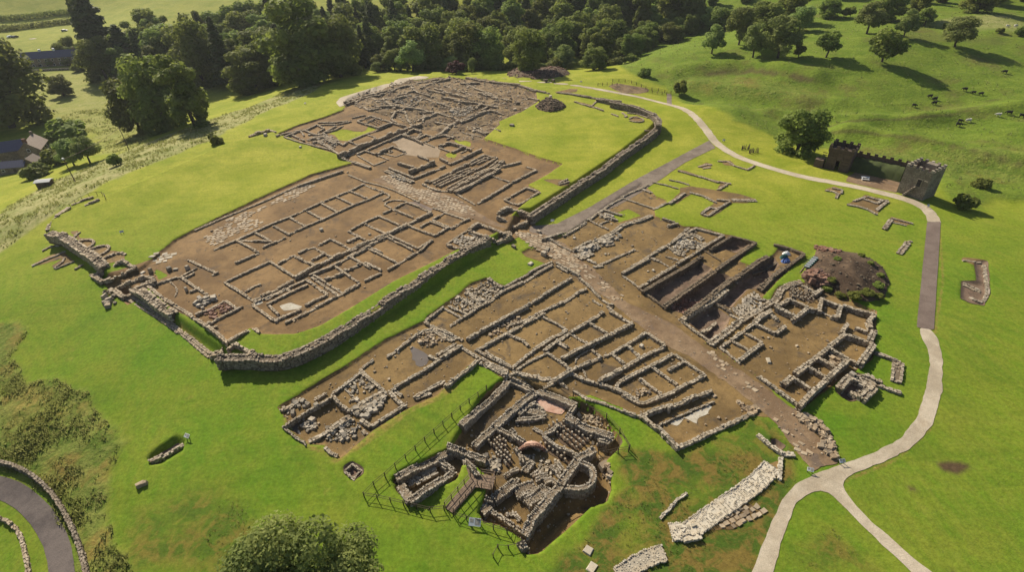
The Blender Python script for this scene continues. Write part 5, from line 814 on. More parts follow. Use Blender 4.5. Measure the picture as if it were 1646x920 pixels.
rubble('rubble', 'h 0 540 120 580 270 640 200 660 60 600', 60, .5, 'pale', 'grey block rubble along the front of the headquarters', 29)
rubble('rubble', 'g 600 300 780 290 920 370 880 430 720 400', 140, .45, 'stone', 'tumbled stones in the middle of the courtyard house', 30)
rubble('rubble', 'B 840 640 940 530 1180 610 1150 700 1080 740 980 600', 220, .36, 'pale', 'rough stones capping the kiln block', 31, .6, -1.2)
rubble('rubble', 'B 690 340 800 340 850 420 740 440', 60, .36, 'flag', 'broken floor stones in one small room of the courtyard building', 32)
rubble('rubble', 'p 240 800 380 790 420 870 280 870', 40, .3, 'flag', 'small stones in the rounded corner of the row house', 33)
rubble('rubble', 'A 420 600 640 560 760 640 640 740 440 700', 70, .36, 'core', 'dark stones among the low pillars of the courtyard building', 34)
rubble('rubble', SPOIL, 260, .2, 'core', 'clods and small stones on the brown spoil heap', 35, .6)
rubble('rubble', PEAT, 300, .35, 'core', 'dark stones piled on the mound in the fort lawn', 36, .8)
rubble('rubble', SPOIL2, 300, .5, 'red', 'brown clods on the earth heaps beyond the fort', 37)
psheet('spoil_earth', SPOIL, 'spoil', .05, .5); psheet('spoil_earth', SPOIL2, 'spoil', .05, .5)
rubble('rubble', ROADP, 160, .2, 'flag', 'small stones trodden into the dirt street', 38, .4)
rubble('rubble', PW['fort'], 500, .2, 'flag', 'small pebbles and chips on the earth of the fort', 39, .5); rubble('rubble', PW['vicus'], 420, .2, 'flag', 'small pebbles on the earth floors of the west block', 40, .5)
rubble('rubble', PW['vicus2'], 420, .22, 'flag', 'small pebbles on the earth floors of the east block', 42, .5); rubble('rubble', PW['bath'], 420, .18, 'stone', 'small stones on the floors of the bath house', 43, .5)
# ------------------------------------------------------------------ single blocks
def block(u, v, size, mat, label, name='stone_block', yaw=None, sub=0):
    b = U([(u, v)])[0]; mb = MB(); s = np.array(size, float)
    mb.boxes([(b[0], b[1], b[2]+s[2]/2-.05)], s, rng.uniform(0, 3) if yaw is None else yaw, .1, True, .85); o = mb.build(name, MT[mat])
    bv = o.modifiers.new('bevel', 'BEVEL'); bv.width = min(s)*.12; bv.segments = 2; return tag(o, label, 'stone')
for a in [(517,371,(.9,.8,.6),'white','white block alone on the dark earth between the two barracks'),(594,378,(.6,.5,.4),'white','small white stone in a corner of the middle barrack'),(302,433,(.8,.7,.9),'pale','upright grey block beside the patch of white flags by the north gate'),(273,435,(1.,.9,.9),'pale','stout block left of the wall stub near the north gate'),(283,434,(1.,.7,.4),'white','flat white block next to the stout block near the north gate'),(243,438,(.8,.8,1.1),'stone','dark round topped stone on the end of the north gate wall'),(230,439,(1.,.7,.3),'white','flat white stone on the rim of the north gate chamber'),(300,468,(.6,.5,.9),'white','white upright stone inside the annex building'),
 (180,468,(1.1,.9,.6),'stone','dark block at the near foot of the north gate'),(826,398,(1.3,.7,.6),'stone','long dark block lying on the grass below the west gate'),(853,425,(1.4,.8,.4),'white','long pale block on the bare earth patch below the west gate'),(874,411,(1.2,1.,1.),'stone','big dark block beside the paved street at the bare earth patch'),(879,402,(1.5,1.1,.4),'stone','broad flat slab beside the paved street'),(866,374,(1.1,.8,.6),'stone','dark block at the corner of the grey track and the paved street'),(923,384,(.7,.6,.4),'white','white stone on the floor of the house below the grey track'),(973,410,(.5,.5,.4),'white','small white stone right of the grey slabs by the street'),(1050,436,(.6,.5,.4),'white','white stone in the narrow house left of the trenches'),
 (939,408,(2.2,1.3,.35),'pale','broad grey slab platform at the street front'),(590,671,(1.1,.9,.6),'pale','largest squared block on the rubble of the flooded house'),(509,654,(.8,.8,.7),'white','cube shaped block on the ledge of the flooded house'),(575,645,(.7,.6,.5),'white','pale loose block in the upper room of the flooded house'),(1074,664,(.5,.4,1.3),'pale','upright stone post in the shaded corner of the terraced house'),(1148,638,(.7,.6,.3),'flag','loose pale stone at the street end of the terraced house'),(1155,673,(.5,.5,.3),'flag','small stone in the yard of the terraced house'),(1031,558,(.7,.7,.5),'white','pale stone in the brown room of the row house'),(1235,581,(1.4,.6,.35),'white','white oblong stone in the wide yard of the courtyard building'),
 (1388,535,(.7,.6,.5),'white','white round stone in a room at the right of the courtyard building'),(823,202,(1.6,1.2,.6),'pale','grey stone heap at the left end of the right fort lawn'),(483,237,(.7,.7,.5),'white','white stone at the left corner of the courtyard house'),(427,218,(1.4,1.,.8),'stone','dark stump on the far edge of the fort lawn'),(885,158,(1.4,1.1,1.1),'stone','dark boulder at the bend of the fort wall beside the track spur'),(832,169,(1.8,1.5,1.2),'core','dark round mound stone beside the open excavation'),
 (265,660,(.1,.1,.1),'stone','x')][:-1]:
    block(*a)
for u, v, lb in ((946, 886, 'upper of two squared pale slabs in the rough grass below the apse'), (951, 914, 'lower of two squared pale slabs at the bottom edge')): block(u, v, (1.25, 1.0, .22), 'white', lb, 'squared_slab', .9)
block(226, 781, (1.1, .8, .6), 'flag', 'left of two brown boulders on the near left lawn', 'boulder'); block(234, 779, (.7, .7, .6), 'flag', 'right of two brown boulders on the near left lawn', 'boulder')
# ------------------------------------------------------------------ posts, rails, boards
def fence(name, label, line, posts, h=1.1, rails=(1.05, .6), r=.06, mat='wood', group=None, rr=.035):
    """line: photo points of the top rail; posts every few metres"""
    p = U(P(line), h); t = thing(name, label, 'fence', (p[0][0], p[0][1], p[0][2]-h), group); p, s = resample(p, .25); s1 = 0.
    n = max(2, int(s[-1]/posts+.5)+1); mk = np.linspace(0, s[-1], n); q = np.stack([np.interp(mk, s, p[:, k]) for k in range(3)], 1)
    for x in q:
        z = float(T(x[0], x[1])); m = MB(); m.boxes([(x[0], x[1], z+h/2-.1)], (r*2, r*2, h+.25), rng.uniform(0, 1), .03, True, .95); m.build('post', MT[mat], t)
    for hh in rails:
        m = MB()
        for a, b in zip(q[:-1], q[1:]):
            m.tube((a[0], a[1], float(T(a[0], a[1]))+hh), (b[0], b[1], float(T(b[0], b[1]))+hh), rr, None, 5)
        m.build('rail', MT[mat], t)
    return t
FG = 'timber fences round the bath house'
fence('post_and_rail_fence', 'long dark rail fence along the grass strip left of the bath house', 'q 1340 0 1270 55 1190 115 1110 170 1015 255 940 325 850 400 765 480 660 570 575 650 465 740 375 820 s 265 350 165 430 85 520', 1.9, group=FG)
fence('post_and_rail_fence', 'near run of dark rail fence between the sharp corner and the wooden bridge', 's 85 522 265 550 470 600 600 635 715 660 815 685 905 655', 1.8, group=FG)
fence('post_and_rail_fence', 'dark rail fence from the wooden bridge to the near corner of the bath house', 's 1000 715 1060 735 1300 805 1390 845 1505 870 u 300 460 395 490 490 520', 1.7, group=FG)
fence('post_and_rail_fence', 'dark fence along the lawn at the back of the bath house', 'r 870 85 1090 230 1255 360 1360 405 1495 555 1570 650 1600 730', 3.2, group=FG)
fence('post_and_rail_fence', 'short crooked fence by the ditch behind the apse', 't 1280 200 1370 205 1460 195 1590 180', 1.4, group=FG)
fence('post_and_rail_fence', 'low bent rail at the bottom corner of the bath house', 'u 205 735 250 640 320 640 390 650 560 640', 1.3, .8, (.7,), group=FG)
XF = 'rail fences round the far excavation'
fence('rail_fence', 'dark rail fence along the back of the fenced excavation beyond the pale path', 'E 285 170 380 170 480 185 560 215 640 250 760 265 880 290', 2.6, 1.2, (1.1, .7, .35), .08, group=XF)
fence('rail_fence', 'short rail fence at the left of the fenced excavation', 'E 135 210 230 205 330 208', 2.2, 1.2, (1.1, .6), .08, group=XF)
fence('rail_fence', 'pale rail fence at the right front of the fenced excavation', 'E 640 275 720 290 790 300 880 298', 1.8, 1.2, (1.1, .7, .3), .08, 'deck', XF)
fence('rope_fence', 'thin rail round the dark pit at the far corner of the fort lawn', 'I 700 905 760 860 880 800 980 778 1050 785 1060 820', 2., 1., (.95,), .05)
for i, (a, lb) in enumerate((('x 1215 70 1240 60 1270 65 1300 60', 'back row of short sharpened posts on the lawn above the pale path'), ('x 1290 105 1320 98 1350 95 1390 95', 'front row of short sharpened posts on the lawn above the pale path'))):
    p, s = resample(U(P(a)), .3); t = thing('timber_posts', lb, 'posts', p[0], 'sharpened post rows')
    for k in range(9):
        q = p[min(int(k*len(p)/9), len(p)-1)]; m = MB(); m.tube((q[0], q[1]+rng.normal(0, .2), q[2]-.2), (q[0], q[1], q[2]+1.5*rng.uniform(.7, 1.1)), .13, .06, 6); m.build('post', MT['dark_wood'], t)
def cart(u, v, label, yaw):
    b = U([(u, v)])[0]; t = thing('handcart', label, 'cart', b); ca, sa = math.cos(yaw), math.sin(yaw)
    def w(x, y, z): return (b[0]+x*ca-y*sa, b[1]+x*sa+y*ca, b[2]+z)
    m = MB(); m.boxes([w(0, 0, .85)], (1.7, 1., .5), yaw, .02, True, 1.1); m.build('tray', MT['dark_wood'], t)
    for sg in (-1, 1):
        m = MB(); m.tube(w(.2, sg*.6, .45), w(.2, sg*.68, .45), .45, None, 14); m.build('wheel', MT['dark_wood'], t); m = MB(); m.tube(w(-.7, sg*.35, .8), w(-1.8, sg*.35, .9), .04); m.build('handle', MT['dark_wood'], t)
cart(877, 132, 'dark low cart standing on the far pale path', .2); cart(889, 132, 'second, taller dark cart at the path fork', 1.2)
# wooden stair and viewing deck of the bath house
def deck():
    z0 = -2.15; q = lambda s, z: at_z(P(s), np.full(len(P(s)), z)); a = q('s 965 700', -2.5)[0]; b = q('s 1225 395', z0)[0]; c = q('s 1410 425', z0)[0]; d = q('s 1180 255', z0)[0]
    t = thing('wooden_bridge', 'weathered wooden stair with railings leading to a small viewing deck in the bath house', 'footbridge', (b[0], b[1], -3.6))
    def planks(p, r, wd, name):
        v = r-p; L = np.linalg.norm(v[:2]); n = int(L/.19); yaw = math.atan2(v[1], v[0]); cc = p+np.linspace(0, 1, n)[:, None]*v; m = MB()
        m.boxes(cc, (.165, wd, .05), yaw, .015, True, 1.); m.build(name, MT['deck'], t)
        nr = np.array([-math.sin(yaw), math.cos(yaw), 0]); m = MB()
        for sg in (-1, 1): m.boxes([(p+r)/2+nr*sg*wd*.42-[0, 0, .14]], (L, .1, .2), yaw, 0, True, 1.)
        m.build('bearer', MT['wood'], t); return nr
    def rails(pts, sides=1.1):
        pts = np.array(pts)
        for x in pts:
            zb = min(float(T(x[0], x[1])), x[2])-.2; m = MB(); m.boxes([(x[0], x[1], (zb+x[2]+1.1)/2)], (.1, .1, x[2]+1.1-zb), .5, .02, True, 1.); m.build('post', MT['wood'], t)
        m = MB()
        for x, y in zip(pts[:-1], pts[1:]):
            for hh in (1.05, .55): m.tube(x+[0, 0, hh], y+[0, 0, hh], .045, None, 5)
        m.build('handrail', MT['deck'], t)
    nr = planks(a, b, 1.5, 'ramp'); planks(b, c, 2.1, 'landing'); planks(b+(d-b)*.2, d, 1.2, 'side_landing')
    rails([a+nr*.75+(b-a)*k for k in np.linspace(0, 1, 5)]); rails([a-nr*.75+(b-a)*k for k in np.linspace(0, .93, 5)])
    v = (c-b)/np.linalg.norm(c-b); n2 = np.array([-v[1], v[0], 0]); rails([b+n2*1.05+v*.6, c+n2*1.05, c-n2*1.05, b-n2*1.05+v*1.2]); rails([d+n2*.1+v*.6, d-v*.5])
deck()
def panel(u, v, label, wd=.9, h=.8, yaw=.3, mat='paint'):
    b = U([(u, v)])[0]; t = thing('information_panel', label, 'sign', b); ca, sa = math.cos(yaw), math.sin(yaw)
    me = MB(); n = np.array([sa, -ca]); tl = .35
    c = np.array([b[0], b[1], b[2]+h]); X = np.array([ca, sa, 0])*wd/2; Y = np.array([-sa*.8, ca*.8, .6])*wd*.32
    N = np.cross(X, Y); N = N/np.linalg.norm(N)*.03
    v8 = [c-X-Y-N, c+X-Y-N, c+X+Y-N, c-X+Y-N, c-X-Y+N, c+X-Y+N, c+X+Y+N, c-X+Y+N]
    me.add(v8, [(0, 3, 2, 1), (4, 5, 6, 7), (0, 1, 5, 4), (1, 2, 6, 5), (2, 3, 7, 6), (3, 0, 4, 7)]); me.build('board', MT[mat], t)
    m = MB(); m.add([c-X*.85-Y*.2+N*1.2, c-X*.2-Y*.2+N*1.2, c-X*.2+Y*.75+N*1.2, c-X*.85+Y*.75+N*1.2], [(0, 1, 2, 3)]); m.add([c+X*.0-Y*.7+N*1.2, c+X*.85-Y*.7+N*1.2, c+X*.85+Y*.75+N*1.2, c+X*.0+Y*.75+N*1.2], [(0, 1, 2, 3)], .2); m.build('picture', MT['mortar'], t)
    for sg in (-1, 1):
        m = MB(); q = c+X*sg*.7; m.boxes([(q[0], q[1], b[2]+h/2-.05)], (.08, .08, h), yaw, 0, True, 1.); m.build('leg', MT['wood'], t)
panel(764, 846, 'tilted white information panel on wooden legs in front of the bath house fence', 1.5, .8, -.15); panel(303, 706, 'small white panel beside the grassy pit on the near left lawn', .9, .7, -.4)
for u, v, lb in ((1301, 760, 'small pale panel left of the street end at the path junction'), (1352, 746, 'small pale panel right of the street end at the path junction'), (888, 358, 'small white panel on the grass beside the grey track'), (197, 376, 'small white panel on the fort lawn behind the thick left wall'), (1163, 228, 'small white panel beside the pale path bend'), (934, 133, 'small white panel on the lawn beyond the far pale path'), (1491, 334, 'small pale panel at the path bend below the stone tower'), (491, 168, 'small pale panel on the far left lawn')):
    panel(u, v, lb, .8, .6, rng.uniform(-.5, .5))
# bench, barrows, tarps
def bench(u, v):
    b = U([(u, v)])[0]; t = thing('picnic_bench', 'white bench table in the shadow of the timber gate tower', 'bench', b); yaw = -.4
    for nm, oy, z, w in (('table_top', 0, .75, .75), ('seat', -.75, .45, .3), ('seat', .75, .45, .3)):
        m = MB(); m.boxes([(b[0]-oy*math.sin(yaw), b[1]+oy*math.cos(yaw), b[2]+z)], (1.9, w, .08), yaw, 0, True, 1.); m.build(nm, MT['paint'], t)
    for sg in (-.7, .7):
        m = MB(); m.boxes([(b[0]+sg*math.cos(yaw), b[1]+sg*math.sin(yaw), b[2]+.36)], (.08, 1.5, .7), yaw, 0, True, .7); m.build('leg', MT['paint'], t)
bench(1390, 289)
def barrow(p, yaw, label):
    t = thing('wheelbarrow', label, 'wheelbarrow', p, 'wheelbarrows parked beside the spoil heap'); ca, sa = math.cos(yaw), math.sin(yaw)
    def w(x, y, z): return (p[0]+x*ca-y*sa, p[1]+x*sa+y*ca, p[2]+z)
    m = MB(); m.boxes([w(0, 0, .52)], (.8, .6, .32), yaw, 0, True, 1.3); m.build('tray', MT['green'], t); m = MB(); m.boxes([w(0, 0, .685)], (.9, .68, .02), yaw, 0, True, .95); m.build('rim', MT['metal'], t)
    m = MB(); m.tube(w(.62, -.05, .2), w(.62, .05, .2), .2, None, 12); m.build('wheel', MT['car_dark'], t)
    for sg in (-1, 1):
        m = MB(); m.tube(w(.6, sg*.12, .22), w(-.95, sg*.28, .55), .025); m.build('handle', MT['metal'], t); m = MB(); m.tube(w(-.35, sg*.24, .4), w(-.4, sg*.25, 0), .025); m.build('leg', MT['metal'], t)
_p = U(P('A 600 405 700 300'))
for k in range(6): barrow(_p[0]+(_p[1]-_p[0])*(k+.5)/6*[1, 1, 1], math.radians(-30), ('green wheelbarrow nearest the stone stack in the parked row', 'second green wheelbarrow from the stone stack', 'third green wheelbarrow from the stone stack', 'fourth green wheelbarrow from the stone stack', 'fifth green wheelbarrow from the stone stack', 'green wheelbarrow farthest from the stone stack in the parked row')[k])
m = MB(); _q = U(P('A 545 432 630 322'), .05); m.tube(_q[0], _q[1], .12, None, 4); tag(m.build('plank', MT['deck']), 'long pale plank on the grass beside the row of wheelbarrows', 'plank')
def heap(u, v, size, mat, label, cat, name):
    b = U([(u, v)])[0]; mb = MB(); n = 9; g = np.linspace(-1, 1, n); gx, gy = np.meshgrid(g, g); hh = np.clip(1-gx**2-gy**2, 0, 1)**.6*(.6+.8*rng.random((n, n)))*size[2]
    V = np.stack([b[0]+gx*size[0]/2, b[1]+gy*size[1]/2, b[2]+hh-.03], -1).reshape(-1, 3); mb.add(V, [(j*n+i, j*n+i+1, j*n+i+n+1, j*n+i+n) for j in range(n-1) for i in range(n-1)]); tag(mb.build(name, MT[mat]), label, cat)
heap(1263, 421, (2., 1.5, .7), 'blue', 'crumpled blue tarpaulin in the end compartment of the open trench', 'tarpaulin', 'tarpaulin'); heap(1264, 409, (1.8, 1.3, .6), 'paint', 'white sheet above the blue tarpaulin in the open trench', 'tarpaulin', 'tarpaulin'); heap(1260, 415, (1.8, 1.2, .8), 'green', 'dark green bags between the white sheet and the blue tarpaulin', 'bags', 'sand_bags')
# the red furnace arch
def arch():
    b = U(P('t 600 235'))[0]; t = thing('furnace_arch', 'red burnt clay furnace dome in the middle of the bath house', 'furnace', b); mb = MB(); n = 14; k = 6
    V = []; 
    for j in range(k+1):
        for i in range(n+1):
            a = math.pi*i/n; e = math.pi/2*j/k; r = 1.7+rng.normal(0, .05); V.append((b[0]+r*math.cos(a)*math.cos(e)*1.1, b[1]+r*math.sin(a)*math.cos(e)*.9+.2, b[2]-.2+1.5*math.sin(e)))
    mb.add(V, [(j*(n+1)+i, j*(n+1)+i+1, (j+1)*(n+1)+i+1, (j+1)*(n+1)+i) for j in range(k) for i in range(n)]); mb.build('dome', MT['pink'], t)
    mb = MB(); a = np.linspace(0, math.pi, 17); mb.boxes(np.stack([b[0]+1.85*np.cos(a), np.full(17, b[1]+.1), b[2]-.2+1.6*np.sin(a)], -1), (.4, .5, .35), 0, .1, True, .9); mb.build('arch_stones', MT['red'], t)
arch()
# ------------------------------------------------------------------ buildings
def frame(c, yaw):
    ca, sa = math.cos(yaw), math.sin(yaw); c = np.asarray(c, float)
    return lambda x, y, z: np.array([c[0]+x*ca-y*sa, c[1]+x*sa+y*ca, c[2]+z])
def gable(t, w, L, Wd, e, r, wall, roof, off=(0, 0), ov=.35, yaw=0.):
    """walls and pitched roof; ridge along local x"""
    ox, oy = off; x0, x1, y0, y1 = ox-L/2, ox+L/2, oy-Wd/2, oy+Wd/2; mb = MB()
    V = [w(x0, y0, -1.5), w(x1, y0, -1.5), w(x1, y1, -1.5), w(x0, y1, -1.5), w(x0, y0, e), w(x1, y0, e), w(x1, y1, e), w(x0, y1, e), w(x0, oy, r), w(x1, oy, r)]
    mb.add(V, [(0, 1, 5, 4), (1, 2, 6, 9, 5), (2, 3, 7, 6), (3, 0, 4, 8, 7)]); mb.build('wall', MT[wall], t)
    s = (r-e)/(Wd/2); mb = MB(); th = .14
    for sg in (-1, 1):
        yo = oy+sg*(Wd/2+ov); q = [w(x0-ov, yo, e-ov*s+.05), w(x1+ov, yo, e-ov*s+.05), w(x1+ov, oy, r+.05), w(x0-ov, oy, r+.05)]; q2 = [p+[0, 0, th] for p in q]
        mb.add(q+q2, [(0, 3, 2, 1), (4, 5, 6, 7), (0, 1, 5, 4), (1, 2, 6, 5), (2, 3, 7, 6), (3, 0, 4, 7)], rng.uniform(.4, .6))
    return mb.build('roof', MT[roof], t)
def wbox(t, w, c, s, yaw, mat, name, parent=None):
    m = MB(); m.boxes([w(*c)], s, yaw, 0, True, 1.); return m.build(name, MT[mat], t)
def opening(t, w, x, y, z, a, h, yaw, name='window', out=-1):
    """a window or door in a wall that runs along local x"""
    f = wbox(t, w, (x, y+out*.03, z), (a+.24, .14, h+.24), yaw, 'paint' if name == 'window' else 'deck', name)
    o = wbox(t, w, (x, y+out*.08, z), (a, .12, h), yaw, 'glass' if name == 'window' else 'dark_wood', 'pane' if name == 'window' else 'leaf'); o.parent = f; return f
def terrace():
    a, b = U(P('H 245 432 870 400')); yaw = math.atan2(b[1]-a[1], b[0]-a[0]); L = np.linalg.norm((b-a)[:2]); n = np.array([-math.sin(yaw), math.cos(yaw), 0])
    c = (a+b)/2+n*4.; c[2] = min(a[2], b[2]); t = thing('terrace_house', 'long stone terrace with a blue slate roof and two pale chimneys', 'house', c); w = frame(c, yaw)
    gable(t, w, L, 8., 5.6, 9.0, 'cottage', 'slate')
    for x in (-L*.19, L*.04, L*.36):
        q = wbox(t, w, (x, 0, 9.3), (1.3, .8, 2.2), yaw, 'cottage' if x > 5 else 'paint', 'chimney')
    for x in np.linspace(-L*.44, L*.44, 9):
        opening(t, w, x, -4., 1.4, 1.1, 1.4, yaw); opening(t, w, x+.3, -4., 4.2, 1.1, 1.2, yaw)
    for x in (-L*.3, L*.12): opening(t, w, x+1.9, -4., 1.05, 1., 2.1, yaw, 'door')
terrace()
def cottage():
    c = U(P('I 330 455'))[0]; yaw = math.radians(112); c = c+[0, 3.5, 0]
    t = thing('stone_cottage', 'stone cottage with a brown slate roof and tall gable at the left edge', 'house', c); w = frame(c, yaw)
    gable(t, w, 12, 7.6, 4.4, 7.8, 'cottage', 'brown_slate')
    w2 = frame(w(2., 6.5, 0), yaw+math.pi/2); gable(t, w2, 9, 7., 4.2, 7.2, 'cottage', 'slate', (1., 0))
    wbox(t, w, (-5.2, 0, 8.), (.9, 1.3, 2.4), yaw, 'red', 'chimney'); wbox(t, w, (5.2, 0, 8.2), (.9, .9, 1.6), yaw, 'cottage', 'chimney')
    wy = yaw+math.pi/2
    for x, z in ((-2., 1.5), (2., 1.5), (0., 4.6)): opening(t, frame(w(-6., 0, 0), yaw-math.pi/2), x, 0, z, .9, 1.1, yaw-math.pi/2)
    for x in (-3., .5, 3.6): opening(t, frame(w(0, -3.8, 0), yaw), x, 0, 1.6, 1., 1.2, yaw); opening(t, frame(w(0, -3.8, 0), yaw), x, 0, 3.6, .9, .9, yaw)
    c2 = U(P('I 150 590'))[0]; t2 = thing('outbuilding', 'low stone outbuilding with a dark slate roof in front of the cottage', 'outbuilding', c2); w3 = frame(c2, math.radians(8)); gable(t2, w3, 13, 5, 2.4, 4., 'cottage', 'slate', (-2, 2.)); w4 = frame(w3(5.2, 3.5, 0), math.radians(98)); gable(t2, w4, 5., 4.2, 2.8, 4.6, 'cottage', 'brown_slate', (.5, 0))
    opening(t2, w3, 1., -.5, 1.2, .9, 1.2, math.radians(8), 'door'); opening(t2, w3, -3., -.5, 1.4, .8, .7, math.radians(8))
    c3 = U(P('I 60 450'))[0]; t3 = thing('glass_porch', 'pale glass roofed lean-to between the cottage and its outbuilding', 'porch', c3+[0, 1, 0]); w5 = frame(c3+[0, 1, 0], .1); gable(t3, w5, 4.4, 3.2, 2., 3., 'cottage', 'paint')
cottage()
def hut():
    a = U(P('I 455 735'))[0]; t = thing('garden_hut', 'small dark hut with a pale roof standing in the meadow below the power pole', 'hut', a); w = frame(a, .15); gable(t, w, 4.2, 2.4, 1.8, 2.1, 'dark_wood', 'metal', (0, 1.)); opening(t, w, 0, -.2, .9, .8, 1.5, .15, 'door')
hut()
def merlons(t, w, pts, z, s, yaw, mat, nm='merlon'):
    for x, y in pts: wbox(t, w, (x, y, z), s, yaw, mat, nm)
def stone_tower():
    A_, B_ = at_z(P('O 1440.6 309 1481.6 323'), [-2.6, -2.6]); yaw = math.atan2(B_[1]-A_[1], B_[0]-A_[0]); L = np.linalg.norm((B_-A_)[:2]); Dp = 6.3; H = 7.2
    n = np.array([-math.sin(yaw), math.cos(yaw), 0]); c = (A_+B_)/2+n*Dp/2; c[2] = -2.7
    t = thing('stone_tower', 'square stone watchtower with a battlemented top and a dark doorway', 'tower', c); w = frame(c, yaw); x, y = L/2, Dp/2; th = .55
    m = MB()   # walls with open top, inner roof deck below the parapet
    o = [(-x, -y), (x, -y), (x, y), (-x, y)]; i = [(-x+th, -y+th), (x-th, -y+th), (x-th, y-th), (-x+th, y-th)]
    V = [w(*q, -1.5) for q in o]+[w(*q, H) for q in o]+[w(*q, H) for q in i]+[w(*q, H-1.3) for q in i]
    F = []
    for k in range(4):
        j = (k+1) % 4; F += [(k, j, 4+j, 4+k), (4+k, 4+j, 8+j, 8+k), (8+k, 8+j, 12+j, 12+k)]
    m.add(V, F); m.build('wall', MT['tower'], t); m = MB(); m.add([w(*q, H-1.3) for q in i], [(0, 1, 2, 3)]); m.build('roof_deck', MT['brown_slate'], t)
    for s in np.linspace(-1, 1, 5):
        wbox(t, w, (s*(x-.3), -y+th/2, H+.3), (.62, th+.04, .62), yaw, 'pale', 'merlon'); wbox(t, w, (s*(x-.3), y-th/2, H+.3), (.62, th+.04, .62), yaw, 'pale', 'merlon')
        if abs(s) < .9: wbox(t, w, (-x+th/2, s*(y-.3), H+.3), (th+.04, .62, .62), yaw, 'pale', 'merlon'); wbox(t, w, (x-th/2, s*(y-.3), H+.3), (th+.04, .62, .62), yaw, 'pale', 'merlon')
    wbox(t, w, (.6, y-1.5, H-.4), (2.4, 1.6, 1.8), yaw, 'tower', 'stair_turret'); wbox(t, w, (-.6, -.4, H-1.1), (3.6, .5, .3), yaw, 'paint', 'roof_hatch')
    f = wbox(t, w, (1.0, -y-.03, 4.1), (1.2, .16, 2.), yaw, 'pale', 'doorway'); g = wbox(t, w, (1.0, -y-.07, 4.05), (.85, .14, 1.7), yaw, 'glass', 'opening'); lc = g.location; g.parent = f
    wbox(t, w, (2.3, -y-.05, 4.9), (.8, .14, .2), yaw, 'pale', 'ledge'); wbox(t, w, (0, 0, H+.02), (L+.06, Dp+.06, .001), yaw, 'tower', 'coping') if 0 else None
    for k in range(7): wbox(t, w, (-1.2+k*.28, -y-.45, .25+k*.45-.2), (.34, .9, .5+k*.0), yaw, 'tower', 'step')
stone_tower()
def timber_tower():
    A_, B_ = at_z(P('O 1326 268 1362 276'), [-2.6, -2.6]); yaw = math.atan2(B_[1]-A_[1], B_[0]-A_[0]); L = np.linalg.norm((B_-A_)[:2]); Dp = 5.; H = 6.2
    n = np.array([-math.sin(yaw), math.cos(yaw), 0]); c = (A_+B_)/2+n*Dp/2; c[2] = -2.8; t = thing('timber_gate_tower', 'dark timber gate tower with a plank parapet and an open gate passage', 'tower', c); w = frame(c, yaw); x, y = L/2, Dp/2
    for px in (-x, -x*.25, x*.25, x):
        for py in (-y, y):
            m = MB(); m.boxes([w(px*.97, py*.97, H/2-.4)], (.4, .4, H+1), yaw, .02, True, 1.); m.build('post', MT['dark_wood'], t)
    def planks(p0, p1, z0, z1, name):
        k = int((z1-z0)/.28); m = MB(); d = np.array(p1)-np.array(p0); ln = np.hypot(*d); a = yaw+math.atan2(d[1], d[0])
        m.boxes([w((p0[0]+p1[0])/2, (p0[1]+p1[1])/2, z0+(q+.5)*(z1-z0)/k) for q in range(k)], (ln, .14, (z1-z0)/k*.93), a, .02, True, 1.); m.build(name, MT['dark_wood'], t)
    for a, b in (((-x, -y), (-x*.25, -y)), ((x*.25, -y), (x, -y)), ((-x, y), (-x*.25, y)), ((x*.25, y), (x, y)), ((-x, -y), (-x, y)), ((x, -y), (x, y))): planks(a, b, -.8, H-1.4, 'plank_wall')
    planks((-x*.25, -y), (x*.25, -y), 2.6, H-1.4, 'gate_head')
    m = MB(); m.boxes([w(0, 0, H-1.4)], (L+.5, Dp+.5, .2), yaw, 0, True, 1.); m.build('platform', MT['dark_wood'], t)
    e = .25
    for a, b in (((-x-e, -y-e), (x+e, -y-e)), ((-x-e, y+e), (x+e, y+e)), ((-x-e, -y-e), (-x-e, y+e)), ((x+e, -y-e), (x+e, y+e))): planks(a, b, H-1.3, H-.3, 'parapet')
    for s in (-1, -.34, .34, 1):
        for sg in (-1, 1): wbox(t, w, (s*(x-.1), sg*(y+e), H), (.8, .16, .75), yaw, 'dark_wood', 'merlon')
    for s in (-.5, .5):
        for sg in (-1, 1): wbox(t, w, (sg*(x+e), s*y, H), (.16, .8, .75), yaw, 'dark_wood', 'merlon')
    for k in range(8): wbox(t, w, (-x-.6-k*.1, -y+.3+k*.25, -.2+k*.5), (1.1, .3, .12), yaw, 'dark_wood', 'tread')
    wbox(t, w, (-x-1.7, -y+.4, .6), (2.2, 2.2, 2.8), yaw, 'dark_wood', 'lower_platform')
    return t
timber_tower()
